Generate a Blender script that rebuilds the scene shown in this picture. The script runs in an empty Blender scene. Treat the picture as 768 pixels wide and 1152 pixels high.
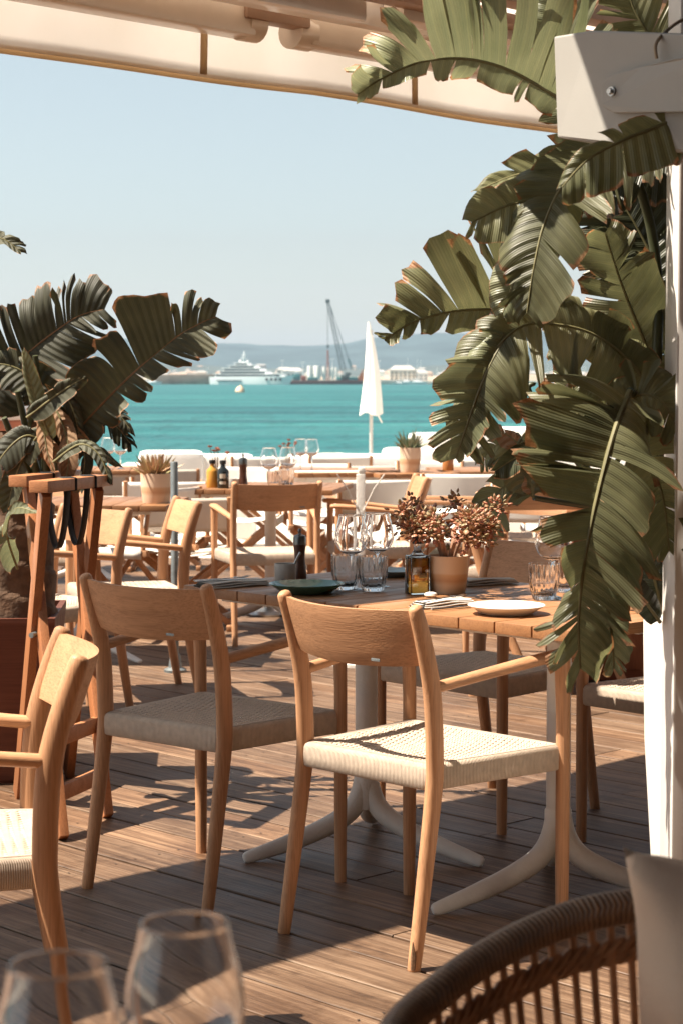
import bpy, bmesh, math, random
from mathutils import Vector, Matrix
R=math.radians; PI=math.pi
rnd=random.Random(7)
scene=bpy.context.scene; col=scene.collection
# ---------------------------------------------------------------- camera (70 mm lens, eye 1.28 m)
FPX=2244.0; PITCH=0.065; EYE=1.278
cam=bpy.data.cameras.new('camera'); camo=bpy.data.objects.new('camera',cam); col.objects.link(camo)
camo.location=(0,0,EYE); camo.rotation_euler=(PI/2-PITCH,0,0)
cam.sensor_fit='VERTICAL'; cam.sensor_height=36; cam.sensor_width=24; cam.lens=FPX/1152*36
cam.clip_start=.05; cam.clip_end=40000
cam.dof.use_dof=True; cam.dof.focus_distance=4.9; cam.dof.aperture_fstop=10
scene.camera=camo
_c,_s=math.cos(PITCH),math.sin(PITCH)
def at(px,py,Y=None,z=None):
    u=(px-384)/FPX; v=(py-576)/FPX
    d=(u,_c-v*_s,-(v*_c+_s))
    t=(z-EYE)/d[2] if Y is None else Y/d[1]
    return Vector((d[0]*t,d[1]*t,EYE+d[2]*t))
# ---------------------------------------------------------------- materials
def newmat(name):
    m=bpy.data.materials.new(name); m.use_nodes=True
    nt=m.node_tree; return m,nt,nt.nodes['Principled BSDF']
def N(nt,t,**k):
    n=nt.nodes.new(t)
    for a,b in k.items():
        if a in n.inputs.keys(): n.inputs[a].default_value=b
        else: setattr(n,a,b)
    return n
def ramp(nt,fac,stops):
    r=nt.nodes.new('ShaderNodeValToRGB'); e=r.color_ramp.elements
    while len(e)<len(stops): e.new(.5)
    for i,(p,c) in enumerate(stops):
        e[i].position=p; e[i].color=(*c,1) if len(c)==3 else c
    nt.links.new(fac,r.inputs[0]); return r
def mul(nt,a,b,mode='MULTIPLY',f=1.0):
    m=nt.nodes.new('ShaderNodeMix'); m.data_type='RGBA'; m.blend_type=mode; m.inputs[0].default_value=f
    nt.links.new(a,m.inputs[6]); nt.links.new(b,m.inputs[7]); return m.outputs[2]
def plain(name,c,rough=.5,metal=0,spec=.5,noise=.12,scale=12,bump=0,bscale=80,trans=0,ior=1.45,coat=0):
    m,nt,p=newmat(name)
    p.inputs['Roughness'].default_value=rough; p.inputs['Metallic'].default_value=metal
    p.inputs['Specular IOR Level'].default_value=spec; p.inputs['IOR'].default_value=ior
    p.inputs['Transmission Weight'].default_value=trans; p.inputs['Coat Weight'].default_value=coat
    tc=N(nt,'ShaderNodeTexCoord')
    if noise:
        n=N(nt,'ShaderNodeTexNoise',Scale=scale,Detail=5.0); nt.links.new(tc.outputs['Object'],n.inputs['Vector'])
        r=ramp(nt,n.outputs[0],[(.3,tuple(x*(1-noise) for x in c)),(.7,tuple(min(1,x*(1+noise*.6)) for x in c))])
        nt.links.new(r.outputs[0],p.inputs['Base Color'])
    else: p.inputs['Base Color'].default_value=(*c,1)
    if bump:
        n=N(nt,'ShaderNodeTexNoise',Scale=bscale,Detail=3.0); nt.links.new(tc.outputs['Object'],n.inputs['Vector'])
        b=N(nt,'ShaderNodeBump',Strength=bump,Distance=.004); nt.links.new(n.outputs[0],b.inputs['Height']); nt.links.new(b.outputs[0],p.inputs['Normal'])
    return m
def wood(name,c,axis='z',dark=.62,rough=.5,scale=1.0,knots=True):
    m,nt,p=newmat(name); p.inputs['Roughness'].default_value=rough; p.inputs['Specular IOR Level'].default_value=.35
    tc=N(nt,'ShaderNodeTexCoord'); oi=N(nt,'ShaderNodeObjectInfo')
    mp=N(nt,'ShaderNodeMapping'); s=[26*scale]*3; s['xyz'.index(axis)]=2.2*scale; mp.inputs['Scale'].default_value=s
    ad=N(nt,'ShaderNodeVectorMath',operation='ADD'); nt.links.new(tc.outputs['Object'],ad.inputs[0]); nt.links.new(oi.outputs['Location'],ad.inputs[1])
    nt.links.new(ad.outputs[0],mp.inputs[0])
    n=N(nt,'ShaderNodeTexNoise',Scale=1.0,Detail=6.0,Roughness=.6,Distortion=1.2); nt.links.new(mp.outputs[0],n.inputs['Vector'])
    mp2=N(nt,'ShaderNodeMapping'); s=[320*scale]*3; s['xyz'.index(axis)]=9*scale; mp2.inputs['Scale'].default_value=s
    nt.links.new(ad.outputs[0],mp2.inputs[0])
    n2=N(nt,'ShaderNodeTexNoise',Scale=1.0,Detail=2.0); nt.links.new(mp2.outputs[0],n2.inputs['Vector'])
    n3=N(nt,'ShaderNodeTexNoise',Scale=3.0,Detail=3.0); nt.links.new(ad.outputs[0],n3.inputs['Vector'])
    a=ramp(nt,n.outputs[0],[(.25,tuple(x*(dark+.14) for x in c)),(.5,c),(.78,tuple(min(1,x*1.12) for x in c))])
    b=ramp(nt,n2.outputs[0],[(.32,(.80,.77,.74)),(.55,(1,1,1))])
    d=ramp(nt,n3.outputs[0],[(.35,(.82,.80,.78)),(.65,(1.0,1.0,1.0))])
    o=mul(nt,mul(nt,a.outputs[0],b.outputs[0]),d.outputs[0])
    hs=N(nt,'ShaderNodeHueSaturation'); mr=N(nt,'ShaderNodeMapRange'); mr.inputs[3].default_value=.86; mr.inputs[4].default_value=1.12
    nt.links.new(oi.outputs['Random'],mr.inputs[0]); nt.links.new(mr.outputs[0],hs.inputs['Value']); nt.links.new(o,hs.inputs['Color'])
    nt.links.new(hs.outputs[0],p.inputs['Base Color'])
    bp=N(nt,'ShaderNodeBump',Strength=.25,Distance=.002); nt.links.new(n2.outputs[0],bp.inputs['Height']); nt.links.new(bp.outputs[0],p.inputs['Normal'])
    rr=ramp(nt,n.outputs[0],[(.3,(rough+.15,)*3),(.7,(rough-.08,)*3)]); nt.links.new(rr.outputs[0],p.inputs['Roughness'])
    return m
TEAK=(.54,.285,.15)
Wx,Wy,Wz=[wood('teak_'+a,TEAK,a) for a in 'xyz']
WTOP=wood('table_teak',(.34,.165,.075),'y',rough=.38)
WRED=wood('red_teak',(.43,.175,.075),'z',rough=.4)
WREDx=wood('red_teak_rail',(.46,.20,.09),'x',rough=.4)
WBOX=wood('planter_box_wood',(.16,.05,.028),'x',rough=.5)
def cordmat(name,c):
    m,nt,p=newmat(name); p.inputs['Roughness'].default_value=.85; p.inputs['Specular IOR Level'].default_value=.15
    tc=N(nt,'ShaderNodeTexCoord'); n=N(nt,'ShaderNodeTexNoise',Scale=60.0,Detail=4.0); nt.links.new(tc.outputs['Object'],n.inputs['Vector'])
    at_=N(nt,'ShaderNodeAttribute',attribute_name='cord')     # running length round the apron, metres
    sx=N(nt,'ShaderNodeMath',operation='MULTIPLY'); sx.inputs[1].default_value=2*PI/.0042; nt.links.new(at_.outputs['Fac'],sx.inputs[0])
    sn=N(nt,'ShaderNodeMath',operation='SINE'); nt.links.new(sx.outputs[0],sn.inputs[0])
    r=ramp(nt,n.outputs[0],[(.3,tuple(x*.82 for x in c)),(.7,c)])
    s1=N(nt,'ShaderNodeMapRange'); s1.inputs[1].default_value=-1; s1.inputs[2].default_value=-.1; s1.inputs[3].default_value=.72; s1.inputs[4].default_value=1
    nt.links.new(sn.outputs[0],s1.inputs[0])
    cb=N(nt,'ShaderNodeCombineColor'); [nt.links.new(s1.outputs[0],cb.inputs[i]) for i in range(3)]
    o=mul(nt,r.outputs[0],cb.outputs[0]); nt.links.new(o,p.inputs['Base Color'])
    b=N(nt,'ShaderNodeBump',Strength=.8,Distance=.0018); nt.links.new(sn.outputs[0],b.inputs['Height'])
    n2=N(nt,'ShaderNodeTexNoise',Scale=700.0,Detail=2.0); nt.links.new(tc.outputs['Object'],n2.inputs['Vector'])
    b2=N(nt,'ShaderNodeBump',Strength=.4,Distance=.001); nt.links.new(n2.outputs[0],b2.inputs['Height']); nt.links.new(b.outputs[0],b2.inputs['Normal'])
    nt.links.new(b2.outputs[0],p.inputs['Normal'])
    return m
CORD=cordmat('paper_cord',(.78,.62,.485))
WHITE=plain('white_paint',(.74,.69,.63),.5,noise=.14,scale=9,bump=.35,bscale=120)
CANVAS=plain('white_canvas',(.78,.74,.68),.9,spec=.1,noise=.06,scale=5,bump=.3,bscale=400)
BEIGE=plain('beige_canvas',(.62,.54,.46),.9,spec=.1,noise=.06,scale=5,bump=.3,bscale=400)
STEEL=plain('brushed_steel',(.45,.45,.44),.3,1,noise=.1)
GREYMET=plain('grey_metal',(.22,.24,.24),.45,.6,noise=.25,scale=30)
DARK=plain('dark_rubber',(.015,.014,.013),.6,noise=0)
STRAP=plain('black_webbing',(.012,.012,.013),.8,noise=0,bump=.3,bscale=300)
def glassmat():
    m,nt,p=newmat('clear_glass'); p.inputs['Base Color'].default_value=(1,1,1,1); p.inputs['Roughness'].default_value=.0
    p.inputs['Transmission Weight'].default_value=1; p.inputs['IOR'].default_value=1.47; return m
GLASS=glassmat()
def thinglass(name,tint=(1,1,1),k=1.0):
    m=bpy.data.materials.new(name); m.use_nodes=True; nt=m.node_tree; nt.nodes.clear(); o=nt.nodes.new('ShaderNodeOutputMaterial')
    lw=N(nt,'ShaderNodeLayerWeight'); lw.inputs[0].default_value=.35
    tr=nt.nodes.new('ShaderNodeBsdfTransparent'); g=nt.nodes.new('ShaderNodeBsdfGlossy'); g.inputs['Roughness'].default_value=.02
    rt=ramp(nt,lw.outputs['Facing'],[(0,tuple(.96*x for x in tint)),(.6,tuple(.86*x for x in tint)),(.85,tuple(.66*x for x in tint)),(1,tuple(.28*x for x in tint))]); nt.links.new(rt.outputs[0],tr.inputs[0])
    fr=ramp(nt,lw.outputs['Facing'],[(0,(.07,)*3),(.5,(.16,)*3),(.85,(.42,)*3),(1,(.85,)*3)]); mx=nt.nodes.new('ShaderNodeMixShader'); nt.links.new(fr.outputs[0],mx.inputs[0]); nt.links.new(tr.outputs[0],mx.inputs[1]); nt.links.new(g.outputs[0],mx.inputs[2])
    nt.links.new(mx.outputs[0],o.inputs[0]); return m
THIN=thinglass('thin_glass')
# ---------------------------------------------------------------- mesh builder
class MB:
    def __init__(s): s.v=[]; s.f=[]; s.m=[]; s.att={}; s.mi=0
    def add(s,vs,fs):
        o=len(s.v); s.v+= [Vector(p) for p in vs]; s.f+=[tuple(i+o for i in f) for f in fs]; s.m+=[s.mi]*len(fs); return o
    def box(s,c,size,rot=None,bev=0.0,mat=None):
        bm=bmesh.new(); bmesh.ops.create_cube(bm,size=1)
        for v in bm.verts: v.co=Vector((v.co.x*size[0],v.co.y*size[1],v.co.z*size[2]))
        if bev: bmesh.ops.bevel(bm,geom=bm.edges[:],offset=bev,segments=2,affect='EDGES',profile=.6)
        M=(rot if rot is not None else Matrix.Identity(3))
        vs=[M@v.co+Vector(c) for v in bm.verts]; bm.verts.index_update()
        s.add(vs,[[v.index for v in f.verts] for f in bm.faces]); bm.free()
    def tube(s,pts,rad,seg=12,cap=True,up=None,smooth=0,cap_round=False):
        P=[Vector(p) for p in pts]; Rr=[(r,r) if not isinstance(r,(tuple,list)) else r for r in (rad if isinstance(rad,list) else [rad]*len(P))]
        if smooth: P,Rr=catmull(P,Rr,smooth)
        up=Vector(up) if up is not None else None; rings=[]; prev=None
        if cap_round:
            def ext(p,q,r):
                d=(p-q).normalized(); return [(p+d*r[0]*.55,(r[0]*.55,r[1]*.55)),(p+d*r[0]*.3,(r[0]*.85,r[1]*.85))]
            a=ext(P[0],P[1],Rr[0]); b=ext(P[-1],P[-2],Rr[-1])
            P=[x[0] for x in a]+P+[x[0] for x in b[::-1]]; Rr=[x[1] for x in a]+Rr+[x[1] for x in b[::-1]]
        for i,p in enumerate(P):
            t=(P[min(i+1,len(P)-1)]-P[max(i-1,0)]).normalized()
            if up is not None: a=t.cross(up).normalized()
            elif prev is None:
                a=t.orthogonal().normalized()
            else: a=(prev-t*prev.dot(t)).normalized()
            prev=a; b=a.cross(t).normalized()
            rings.append([p+a*math.cos(2*PI*k/seg)*Rr[i][0]+b*math.sin(2*PI*k/seg)*Rr[i][1] for k in range(seg)])
        vs=[q for r in rings for q in r]; fs=[]
        for i in range(len(rings)-1):
            for k in range(seg):
                k2=(k+1)%seg; fs.append((i*seg+k,i*seg+k2,(i+1)*seg+k2,(i+1)*seg+k))
        if cap: fs.append(tuple(range(seg))[::-1]); fs.append(tuple((len(rings)-1)*seg+k for k in range(seg)))
        s.add(vs,fs)
    def lathe(s,prof,seg=28,c=(0,0,0),ripple=0,nr=0,closed=False):
        c=Vector(c); vs=[]; fs=[]
        for i,(r,z) in enumerate(prof):
            for k in range(seg):
                a=2*PI*k/seg; rr=r*(1+(ripple*math.cos(nr*a) if ripple else 0)); vs.append(c+Vector((rr*math.cos(a),rr*math.sin(a),z)))
        n=len(prof)
        for i in range(n-1 if not closed else n):
            j=(i+1)%n
            for k in range(seg):
                k2=(k+1)%seg; fs.append((i*seg+k,i*seg+k2,j*seg+k2,j*seg+k))
        if not closed:
            if prof[0][0]>1e-6: fs.append(tuple(range(seg))[::-1])
            if prof[-1][0]>1e-6: fs.append(tuple((n-1)*seg+k for k in range(seg)))
        s.add(vs,fs)
    def prism(s,poly,z0,z1):
        n=len(poly); vs=[(x,y,z0) for x,y in poly]+[(x,y,z1) for x,y in poly]
        s.add(vs,[tuple(range(n))[::-1],tuple(range(n,2*n))]+[(i,(i+1)%n,n+(i+1)%n,n+i) for i in range(n)])
    def grid(s,fn,nu,nv):
        vs=[fn(i/nu,j/nv) for j in range(nv+1) for i in range(nu+1)]
        s.add(vs,[(j*(nu+1)+i,j*(nu+1)+i+1,(j+1)*(nu+1)+i+1,(j+1)*(nu+1)+i) for j in range(nv) for i in range(nu)])
    def build(s,name,mats,parent=None,flat=False,angle=40,weld=False,solid=0):
        me=bpy.data.meshes.new(name); me.from_pydata([tuple(v) for v in s.v],[],s.f); 
        mats=mats if isinstance(mats,(list,tuple)) else [mats]
        for m in mats: me.materials.append(m)
        if len(mats)>1: me.polygons.foreach_set('material_index',s.m)
        for k,vals in s.att.items():
            a=me.attributes.new(k,'FLOAT','POINT'); a.data.foreach_set('value',vals)
        bm=bmesh.new(); bm.from_mesh(me)
        if weld: bmesh.ops.remove_doubles(bm,verts=bm.verts,dist=1e-6)
        bmesh.ops.recalc_face_normals(bm,faces=bm.faces); bm.to_mesh(me); bm.free()
        if not flat:
            me.shade_smooth(); me.set_sharp_from_angle(angle=R(angle))
        o=bpy.data.objects.new(name,me); col.objects.link(o)
        if parent is not None: o.parent=parent
        if solid:
            md=o.modifiers.new('thick','SOLIDIFY'); md.thickness=solid; md.offset=0
        return o
def catmull(P,Rr,k):
    n=len(P); Q=[];S=[]
    for i in range(n-1):
        p0=P[max(i-1,0)];p1=P[i];p2=P[i+1];p3=P[min(i+2,n-1)]
        for j in range(k):
            t=j/k; t2=t*t;t3=t2*t
            Q.append(.5*((2*p1)+(p2-p0)*t+(2*p0-5*p1+4*p2-p3)*t2+(3*p1-p0-3*p2+p3)*t3))
            S.append(tuple(Rr[i][q]*(1-t)+Rr[i+1][q]*t for q in range(2)))
    Q.append(P[-1]);S.append(Rr[-1]); return Q,S
def tag(o,label=None,cat=None,group=None,kind=None):
    if label: o['label']=label
    if cat: o['category']=cat
    if group: o['group']=group
    if kind: o['kind']=kind
    return o
def thing(name,label,cat,loc=(0,0,0),rz=0,group=None):
    o=bpy.data.objects.new(name,None); col.objects.link(o); o.location=loc; o.rotation_euler=(0,0,rz); o.empty_display_size=.1
    return tag(o,label,cat,group)
def copytree(o,parent=None):
    c=o.copy(); col.objects.link(c)
    if parent is not None: c.parent=parent
    for ch in list(o.children): copytree(ch,c)
    return c
def place(root,loc,rz,label,first=False,group=None):
    r=root if first else copytree(root)
    r.location=loc; r.rotation_euler=(0,0,rz); r['label']=label
    if group: r['group']=group
    return r
rotz=lambda a: Matrix.Rotation(a,3,'Z')
def aim(d,up=(0,0,1)):   # matrix whose z axis is d
    return Vector(d).to_track_quat('Z','Y').to_matrix()

# ================================================================ SETTING
UA=-R(46.0); U=Vector((math.cos(UA),math.sin(UA))); V=Vector((-U.y,U.x))   # u along boards and table row, v across
DECK_END=14.5
def deckmat():
    m,nt,p=newmat('deck_wood'); tc=N(nt,'ShaderNodeTexCoord'); mp=N(nt,'ShaderNodeMapping'); mp.inputs['Rotation'].default_value=(0,0,-UA)
    nt.links.new(tc.outputs['Object'],mp.inputs[0])
    sc=N(nt,'ShaderNodeVectorMath',operation='MULTIPLY'); sc.inputs[1].default_value=(1.3,38,38); nt.links.new(mp.outputs[0],sc.inputs[0])
    at_=N(nt,'ShaderNodeAttribute',attribute_name='board'); 
    cx=N(nt,'ShaderNodeCombineXYZ'); nt.links.new(at_.outputs['Fac'],cx.inputs[2]); nt.links.new(at_.outputs['Fac'],cx.inputs[0])
    s50=N(nt,'ShaderNodeVectorMath',operation='SCALE'); s50.inputs['Scale'].default_value=60; nt.links.new(cx.outputs[0],s50.inputs[0])
    ad=N(nt,'ShaderNodeVectorMath',operation='ADD'); nt.links.new(sc.outputs[0],ad.inputs[0]); nt.links.new(s50.outputs[0],ad.inputs[1])
    n=N(nt,'ShaderNodeTexNoise',Scale=1.0,Detail=7.0,Roughness=.65,Distortion=.8); nt.links.new(ad.outputs[0],n.inputs['Vector'])
    sc2=N(nt,'ShaderNodeVectorMath',operation='MULTIPLY'); sc2.inputs[1].default_value=(7,190,190); nt.links.new(mp.outputs[0],sc2.inputs[0])
    n2=N(nt,'ShaderNodeTexNoise',Scale=1.0,Detail=3.0); nt.links.new(sc2.outputs[0],n2.inputs['Vector'])
    n3=N(nt,'ShaderNodeTexNoise',Scale=2.2,Detail=5.0,Roughness=.6); nt.links.new(tc.outputs['Object'],n3.inputs['Vector'])
    n4=N(nt,'ShaderNodeTexNoise',Scale=9.0,Detail=6.0,Roughness=.7); nt.links.new(tc.outputs['Object'],n4.inputs['Vector'])
    a=ramp(nt,n.outputs[0],[(.25,(.060,.032,.018)),(.48,(.165,.098,.058)),(.72,(.33,.225,.148))])
    b=ramp(nt,n2.outputs[0],[(.3,(.62,.6,.58)),(.55,(1,1,1))])
    c=ramp(nt,n3.outputs[0],[(.32,(.66,.62,.6)),(.6,(1,1,1))])
    d=ramp(nt,n4.outputs[0],[(.36,(.7,.66,.62)),(.46,(1,1,1)),(.68,(1,1,1)),(.78,(1.25,1.22,1.18))])
    e=ramp(nt,at_.outputs['Fac'],[(0,(.78,.76,.74)),(.5,(1,.97,.95)),(1,(1.12,1.02,.92))])
    o=mul(nt,mul(nt,mul(nt,mul(nt,a.outputs[0],b.outputs[0]),c.outputs[0]),d.outputs[0]),e.outputs[0])
    nt.links.new(o,p.inputs['Base Color'])
    rr=ramp(nt,n3.outputs[0],[(.3,(.38,)*3),(.7,(.62,)*3)]); nt.links.new(rr.outputs[0],p.inputs['Roughness'])
    p.inputs['Specular IOR Level'].default_value=.4
    bp=N(nt,'ShaderNodeBump',Strength=.55,Distance=.004); nt.links.new(n2.outputs[0],bp.inputs['Height'])
    bp2=N(nt,'ShaderNodeBump',Strength=.3,Distance=.006); nt.links.new(n.outputs[0],bp2.inputs['Height']); nt.links.new(bp.outputs[0],bp2.inputs['Normal'])
    nt.links.new(bp2.outputs[0],p.inputs['Normal']); return m
mb=MB(); att=[]
w=.150; gap=.009
for i in range(-30,115):
    n0=i*w+.09; n1=n0+w-gap
    def uend(n,Y): return (n*V.y-Y)/(-U.y)
    ulo=(uend(n0,DECK_END),uend(n1,DECK_END)); uhi=(min(uend(n0,-3),9),min(uend(n1,-3),9))
    if n0<-3: continue
    ulo=tuple(max(x,-13) for x in ulo)
    if ulo[0]>uhi[0]-.3 : continue
    cuts=[]; x=max(ulo)+rnd.uniform(.8,3.5)
    while x<min(uhi)-.6: cuts.append(x); x+=rnd.uniform(2.8,4.2)
    segs=[]; a=ulo
    for cX in cuts: segs.append((a,(cX-.002,cX-.002))); a=(cX+.002,cX+.002)
    segs.append((a,uhi))
    for (a,b) in segs:
        val=rnd.random(); h=rnd.uniform(-.0012,.0012)
        def P(u_,n_,z): q=U*u_+V*n_; return (q.x,q.y,z)
        e=.002
        vs=[P(a[0],n0+e,h),P(b[0],n0+e,h),P(b[1],n1-e,h),P(a[1],n1-e,h),
            P(a[0],n0,h-e),P(b[0],n0,h-e),P(b[1],n1,h-e),P(a[1],n1,h-e),
            P(a[0],n0,-.028),P(b[0],n0,-.028),P(b[1],n1,-.028),P(a[1],n1,-.028)]
        fs=[(0,1,2,3)]+[(k+4,(k+1)%4+4,(k+1)%4,k) for k in range(4)]+[(k+8,(k+1)%4+8,(k+1)%4+4,k+4) for k in range(4)]
        mb.add(vs,fs); att+=[val]*12
mb.mi=1
for i in range(10,50):
    n0=i*w+.09; uu=-12.0
    while uu<2:
        for dn in (.030,w-gap-.030):
            q=U*(uu+rnd.uniform(-.004,.004))+V*(n0+dn)
            if 3.2<q.y<8.5 and abs(q.x)<1.8:
                mb.add([(q.x+.0036*math.cos(k*PI/4),q.y+.0036*math.sin(k*PI/4),.0021) for k in range(8)],[tuple(range(8))]); att+=[.5]*8
        uu+=.46
mb.att['board']=att
tag(mb.build('deck',[deckmat(),plain('screw_head',(.05,.04,.035),.5,.5,noise=0)],flat=True),kind='structure')
mb=MB(); mb.box((0,6,-.08),(26,19,.06)); tag(mb.build('deck_underside',plain('joist_shadow_wood',(.03,.022,.018),.9)),kind='structure')
# pale terrace beyond the deck, then rock slope to the water
STONE=plain('pale_stone',(.66,.60,.52),.85,spec=.2,noise=.18,scale=2.5,bump=.6,bscale=25)
mb=MB(); mb.box((0,21,-.12),(40,12.9,.2)); tag(mb.build('terrace',STONE),kind='structure')
from mathutils import noise as mn
def rockfn(u,v):
    x=-30+60*u; y=26.5+9*v
    top=.02+.16*max(0,min(1,(x+1.8)/5))
    if x>1.0: top+=.25*min(1,(x-1)/2)
    prof=math.sin(PI*min(1,v*1.15))**.5 if v<.87 else 0
    z=-.25+ (top+.25)*min(1,v*6) if v<.3 else top-(v-.3)/.7*2.2
    z+=.22*mn.noise((x*.7,y*.7,3))+.12*mn.noise((x*2.1,y*2.1,8))
    return (x,y,z)
mb=MB(); mb.grid(rockfn,240,36)
tag(mb.build('shore_rocks',plain('pale_rock',(.62,.56,.50),.9,spec=.15,noise=.25,scale=1.5,bump=.8,bscale=8),angle=30),kind='structure')
def seamat():
    m,nt,p=newmat('sea_water'); tc=N(nt,'ShaderNodeTexCoord')
    mp=N(nt,'ShaderNodeMapping'); mp.inputs['Scale'].default_value=(.012,.055,1); nt.links.new(tc.outputs['Object'],mp.inputs[0])
    n=N(nt,'ShaderNodeTexNoise',Scale=1.0,Detail=4.0); nt.links.new(mp.outputs[0],n.inputs['Vector'])
    r=ramp(nt,n.outputs[0],[(.30,(.004,.055,.064)),(.48,(.010,.100,.106)),(.66,(.028,.160,.155))]); nt.links.new(r.outputs[0],p.inputs['Base Color'])
    p.inputs['Roughness'].default_value=.32; p.inputs['Specular IOR Level'].default_value=.13; p.inputs['IOR'].default_value=1.33
    mp2=N(nt,'ShaderNodeMapping'); mp2.inputs['Scale'].default_value=(1.0,.55,1); nt.links.new(tc.outputs['Object'],mp2.inputs[0])
    w1=N(nt,'ShaderNodeTexNoise',Scale=1.1,Detail=6.0,Roughness=.62); nt.links.new(mp2.outputs[0],w1.inputs['Vector'])
    w2=N(nt,'ShaderNodeTexNoise',Scale=.12,Detail=4.0,Roughness=.6); nt.links.new(mp2.outputs[0],w2.inputs['Vector'])
    b=N(nt,'ShaderNodeBump',Strength=1.0,Distance=.45); nt.links.new(w1.outputs[0],b.inputs['Height'])
    b2=N(nt,'ShaderNodeBump',Strength=1.0,Distance=2.5); nt.links.new(w2.outputs[0],b2.inputs['Height']); nt.links.new(b.outputs[0],b2.inputs['Normal'])
    nt.links.new(b2.outputs[0],p.inputs['Normal']); return m
mb=MB(); mb.add([(-12500,27,-1.5),(12500,27,-1.5),(12500,12500,-1.5),(-12500,12500,-1.5)],[(0,1,2,3)])
tag(mb.build('sea',seamat(),flat=True),kind='structure')
mb=MB(); mb.add([(-400,-400,-2.2),(400,-400,-2.2),(400,40,-2.2),(-400,40,-2.2)],[(0,1,2,3)])
tag(mb.build('ground',STONE,flat=True),kind='structure')
# hills behind the bay
def ridge(name,Y0,depth,prof,col_,seed,amp):
    xs0,xs1=-Y0*.45,Y0*.45
    def fn(u,v):
        x=xs0+(xs1-xs0)*u; px=384+x/Y0*FPX
        py=prof[0][1]
        for (a,ya),(b,yb) in zip(prof,prof[1:]):
            if a<=px<=b:
                t=(px-a)/(b-a); t=t*t*(3-2*t); py=ya+(yb-ya)*t
        if px>prof[-1][0]: py=prof[-1][1]
        H=(430-py)/FPX*Y0+1.3
        z=-3+(H+3)*math.sin(PI/2*min(1,v*1.25))**1.1
        z+=amp*(mn.noise((x/Y0*14,v*2.2,seed))+.5*mn.noise((x/Y0*36,v*5,seed+9))+.25*mn.noise((x/Y0*90,v*9,seed+5)))*min(1,v*3)
        return (x,Y0+depth*v-depth,z)
    mb=MB(); mb.grid(fn,260,30)
    tag(mb.build(name,plain(name+'_scrub',col_,.95,spec=.05,noise=.35,scale=.004,bump=0),angle=180),kind='structure')
ridge('hills',10500,2600,[(-900,400),(-300,396),(0,392),(190,384),(240,388),(330,391),(380,390),(430,384),(480,379),(620,374),(700,384),(900,396),(1500,402)],(.05,.075,.08),3,22)
ridge('low_hills',6500,1500,[(-900,420),(-300,418),(100,415),(200,411),(300,414),(420,416),(520,411),(700,409),(900,416),(1500,420)],(.08,.10,.095),7,9)
ridge('headland',3600,600,[(-900,428),(-300,427),(200,426),(420,424),(520,422),(800,421),(1500,424)],(.34,.28,.21),11,3)

# ---------------------------------------------------------------- world, sun, haze
SUN_EL=60.0
w_=bpy.data.worlds.new('World'); scene.world=w_; w_.use_nodes=True; nt=w_.node_tree
bg=nt.nodes['Background']; sky=nt.nodes.new('ShaderNodeTexSky'); sky.sky_type='NISHITA'; sky.sun_disc=False
sky.sun_elevation=R(SUN_EL); sky.sun_rotation=R(-90); sky.air_density=1.0; sky.dust_density=.8; sky.ozone_density=1.2
hs=nt.nodes.new('ShaderNodeHueSaturation'); hs.inputs['Saturation'].default_value=.52; hs.inputs['Hue'].default_value=.475
nt.links.new(sky.outputs[0],hs.inputs['Color']); nt.links.new(hs.outputs[0],bg.inputs['Color']); bg.inputs['Strength'].default_value=.05
sun=bpy.data.lights.new('sun','SUN'); sun.energy=5.0; sun.angle=R(.53); sun.color=(1,.90,.76)
so=bpy.data.objects.new('sun',sun); col.objects.link(so)
sd=Vector((-math.cos(R(SUN_EL)),-.07,math.sin(R(SUN_EL)))).normalized()   # towards the sun: from the left
so.rotation_euler=sd.to_track_quat('Z','Y').to_euler(); so.location=(-10,5,20)
HAZE=True
if HAZE:
    m=bpy.data.materials.new('haze_air'); m.use_nodes=True; nt=m.node_tree; nt.nodes.clear()
    o=nt.nodes.new('ShaderNodeOutputMaterial'); pv=nt.nodes.new('ShaderNodeVolumePrincipled')
    pv.inputs['Color'].default_value=(.62,.80,1.0,1); pv.inputs['Density'].default_value=.000048; pv.inputs['Anisotropy'].default_value=.2
    nt.links.new(pv.outputs[0],o.inputs['Volume'])
    mb=MB(); mb.box((0,6000,141),(26000,13600,291)); hz=mb.build('haze',m,flat=True); tag(hz,kind='stuff')
scene.view_settings.view_transform='Standard'; scene.view_settings.look='None'; scene.view_settings.exposure=1.48; scene.view_settings.gamma=1
scene.render.engine='CYCLES'; scene.cycles.max_bounces=10; scene.cycles.transparent_max_bounces=12
scene.cycles.volume_bounces=0; scene.cycles.caustics_reflective=False; scene.cycles.caustics_refractive=False

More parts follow.
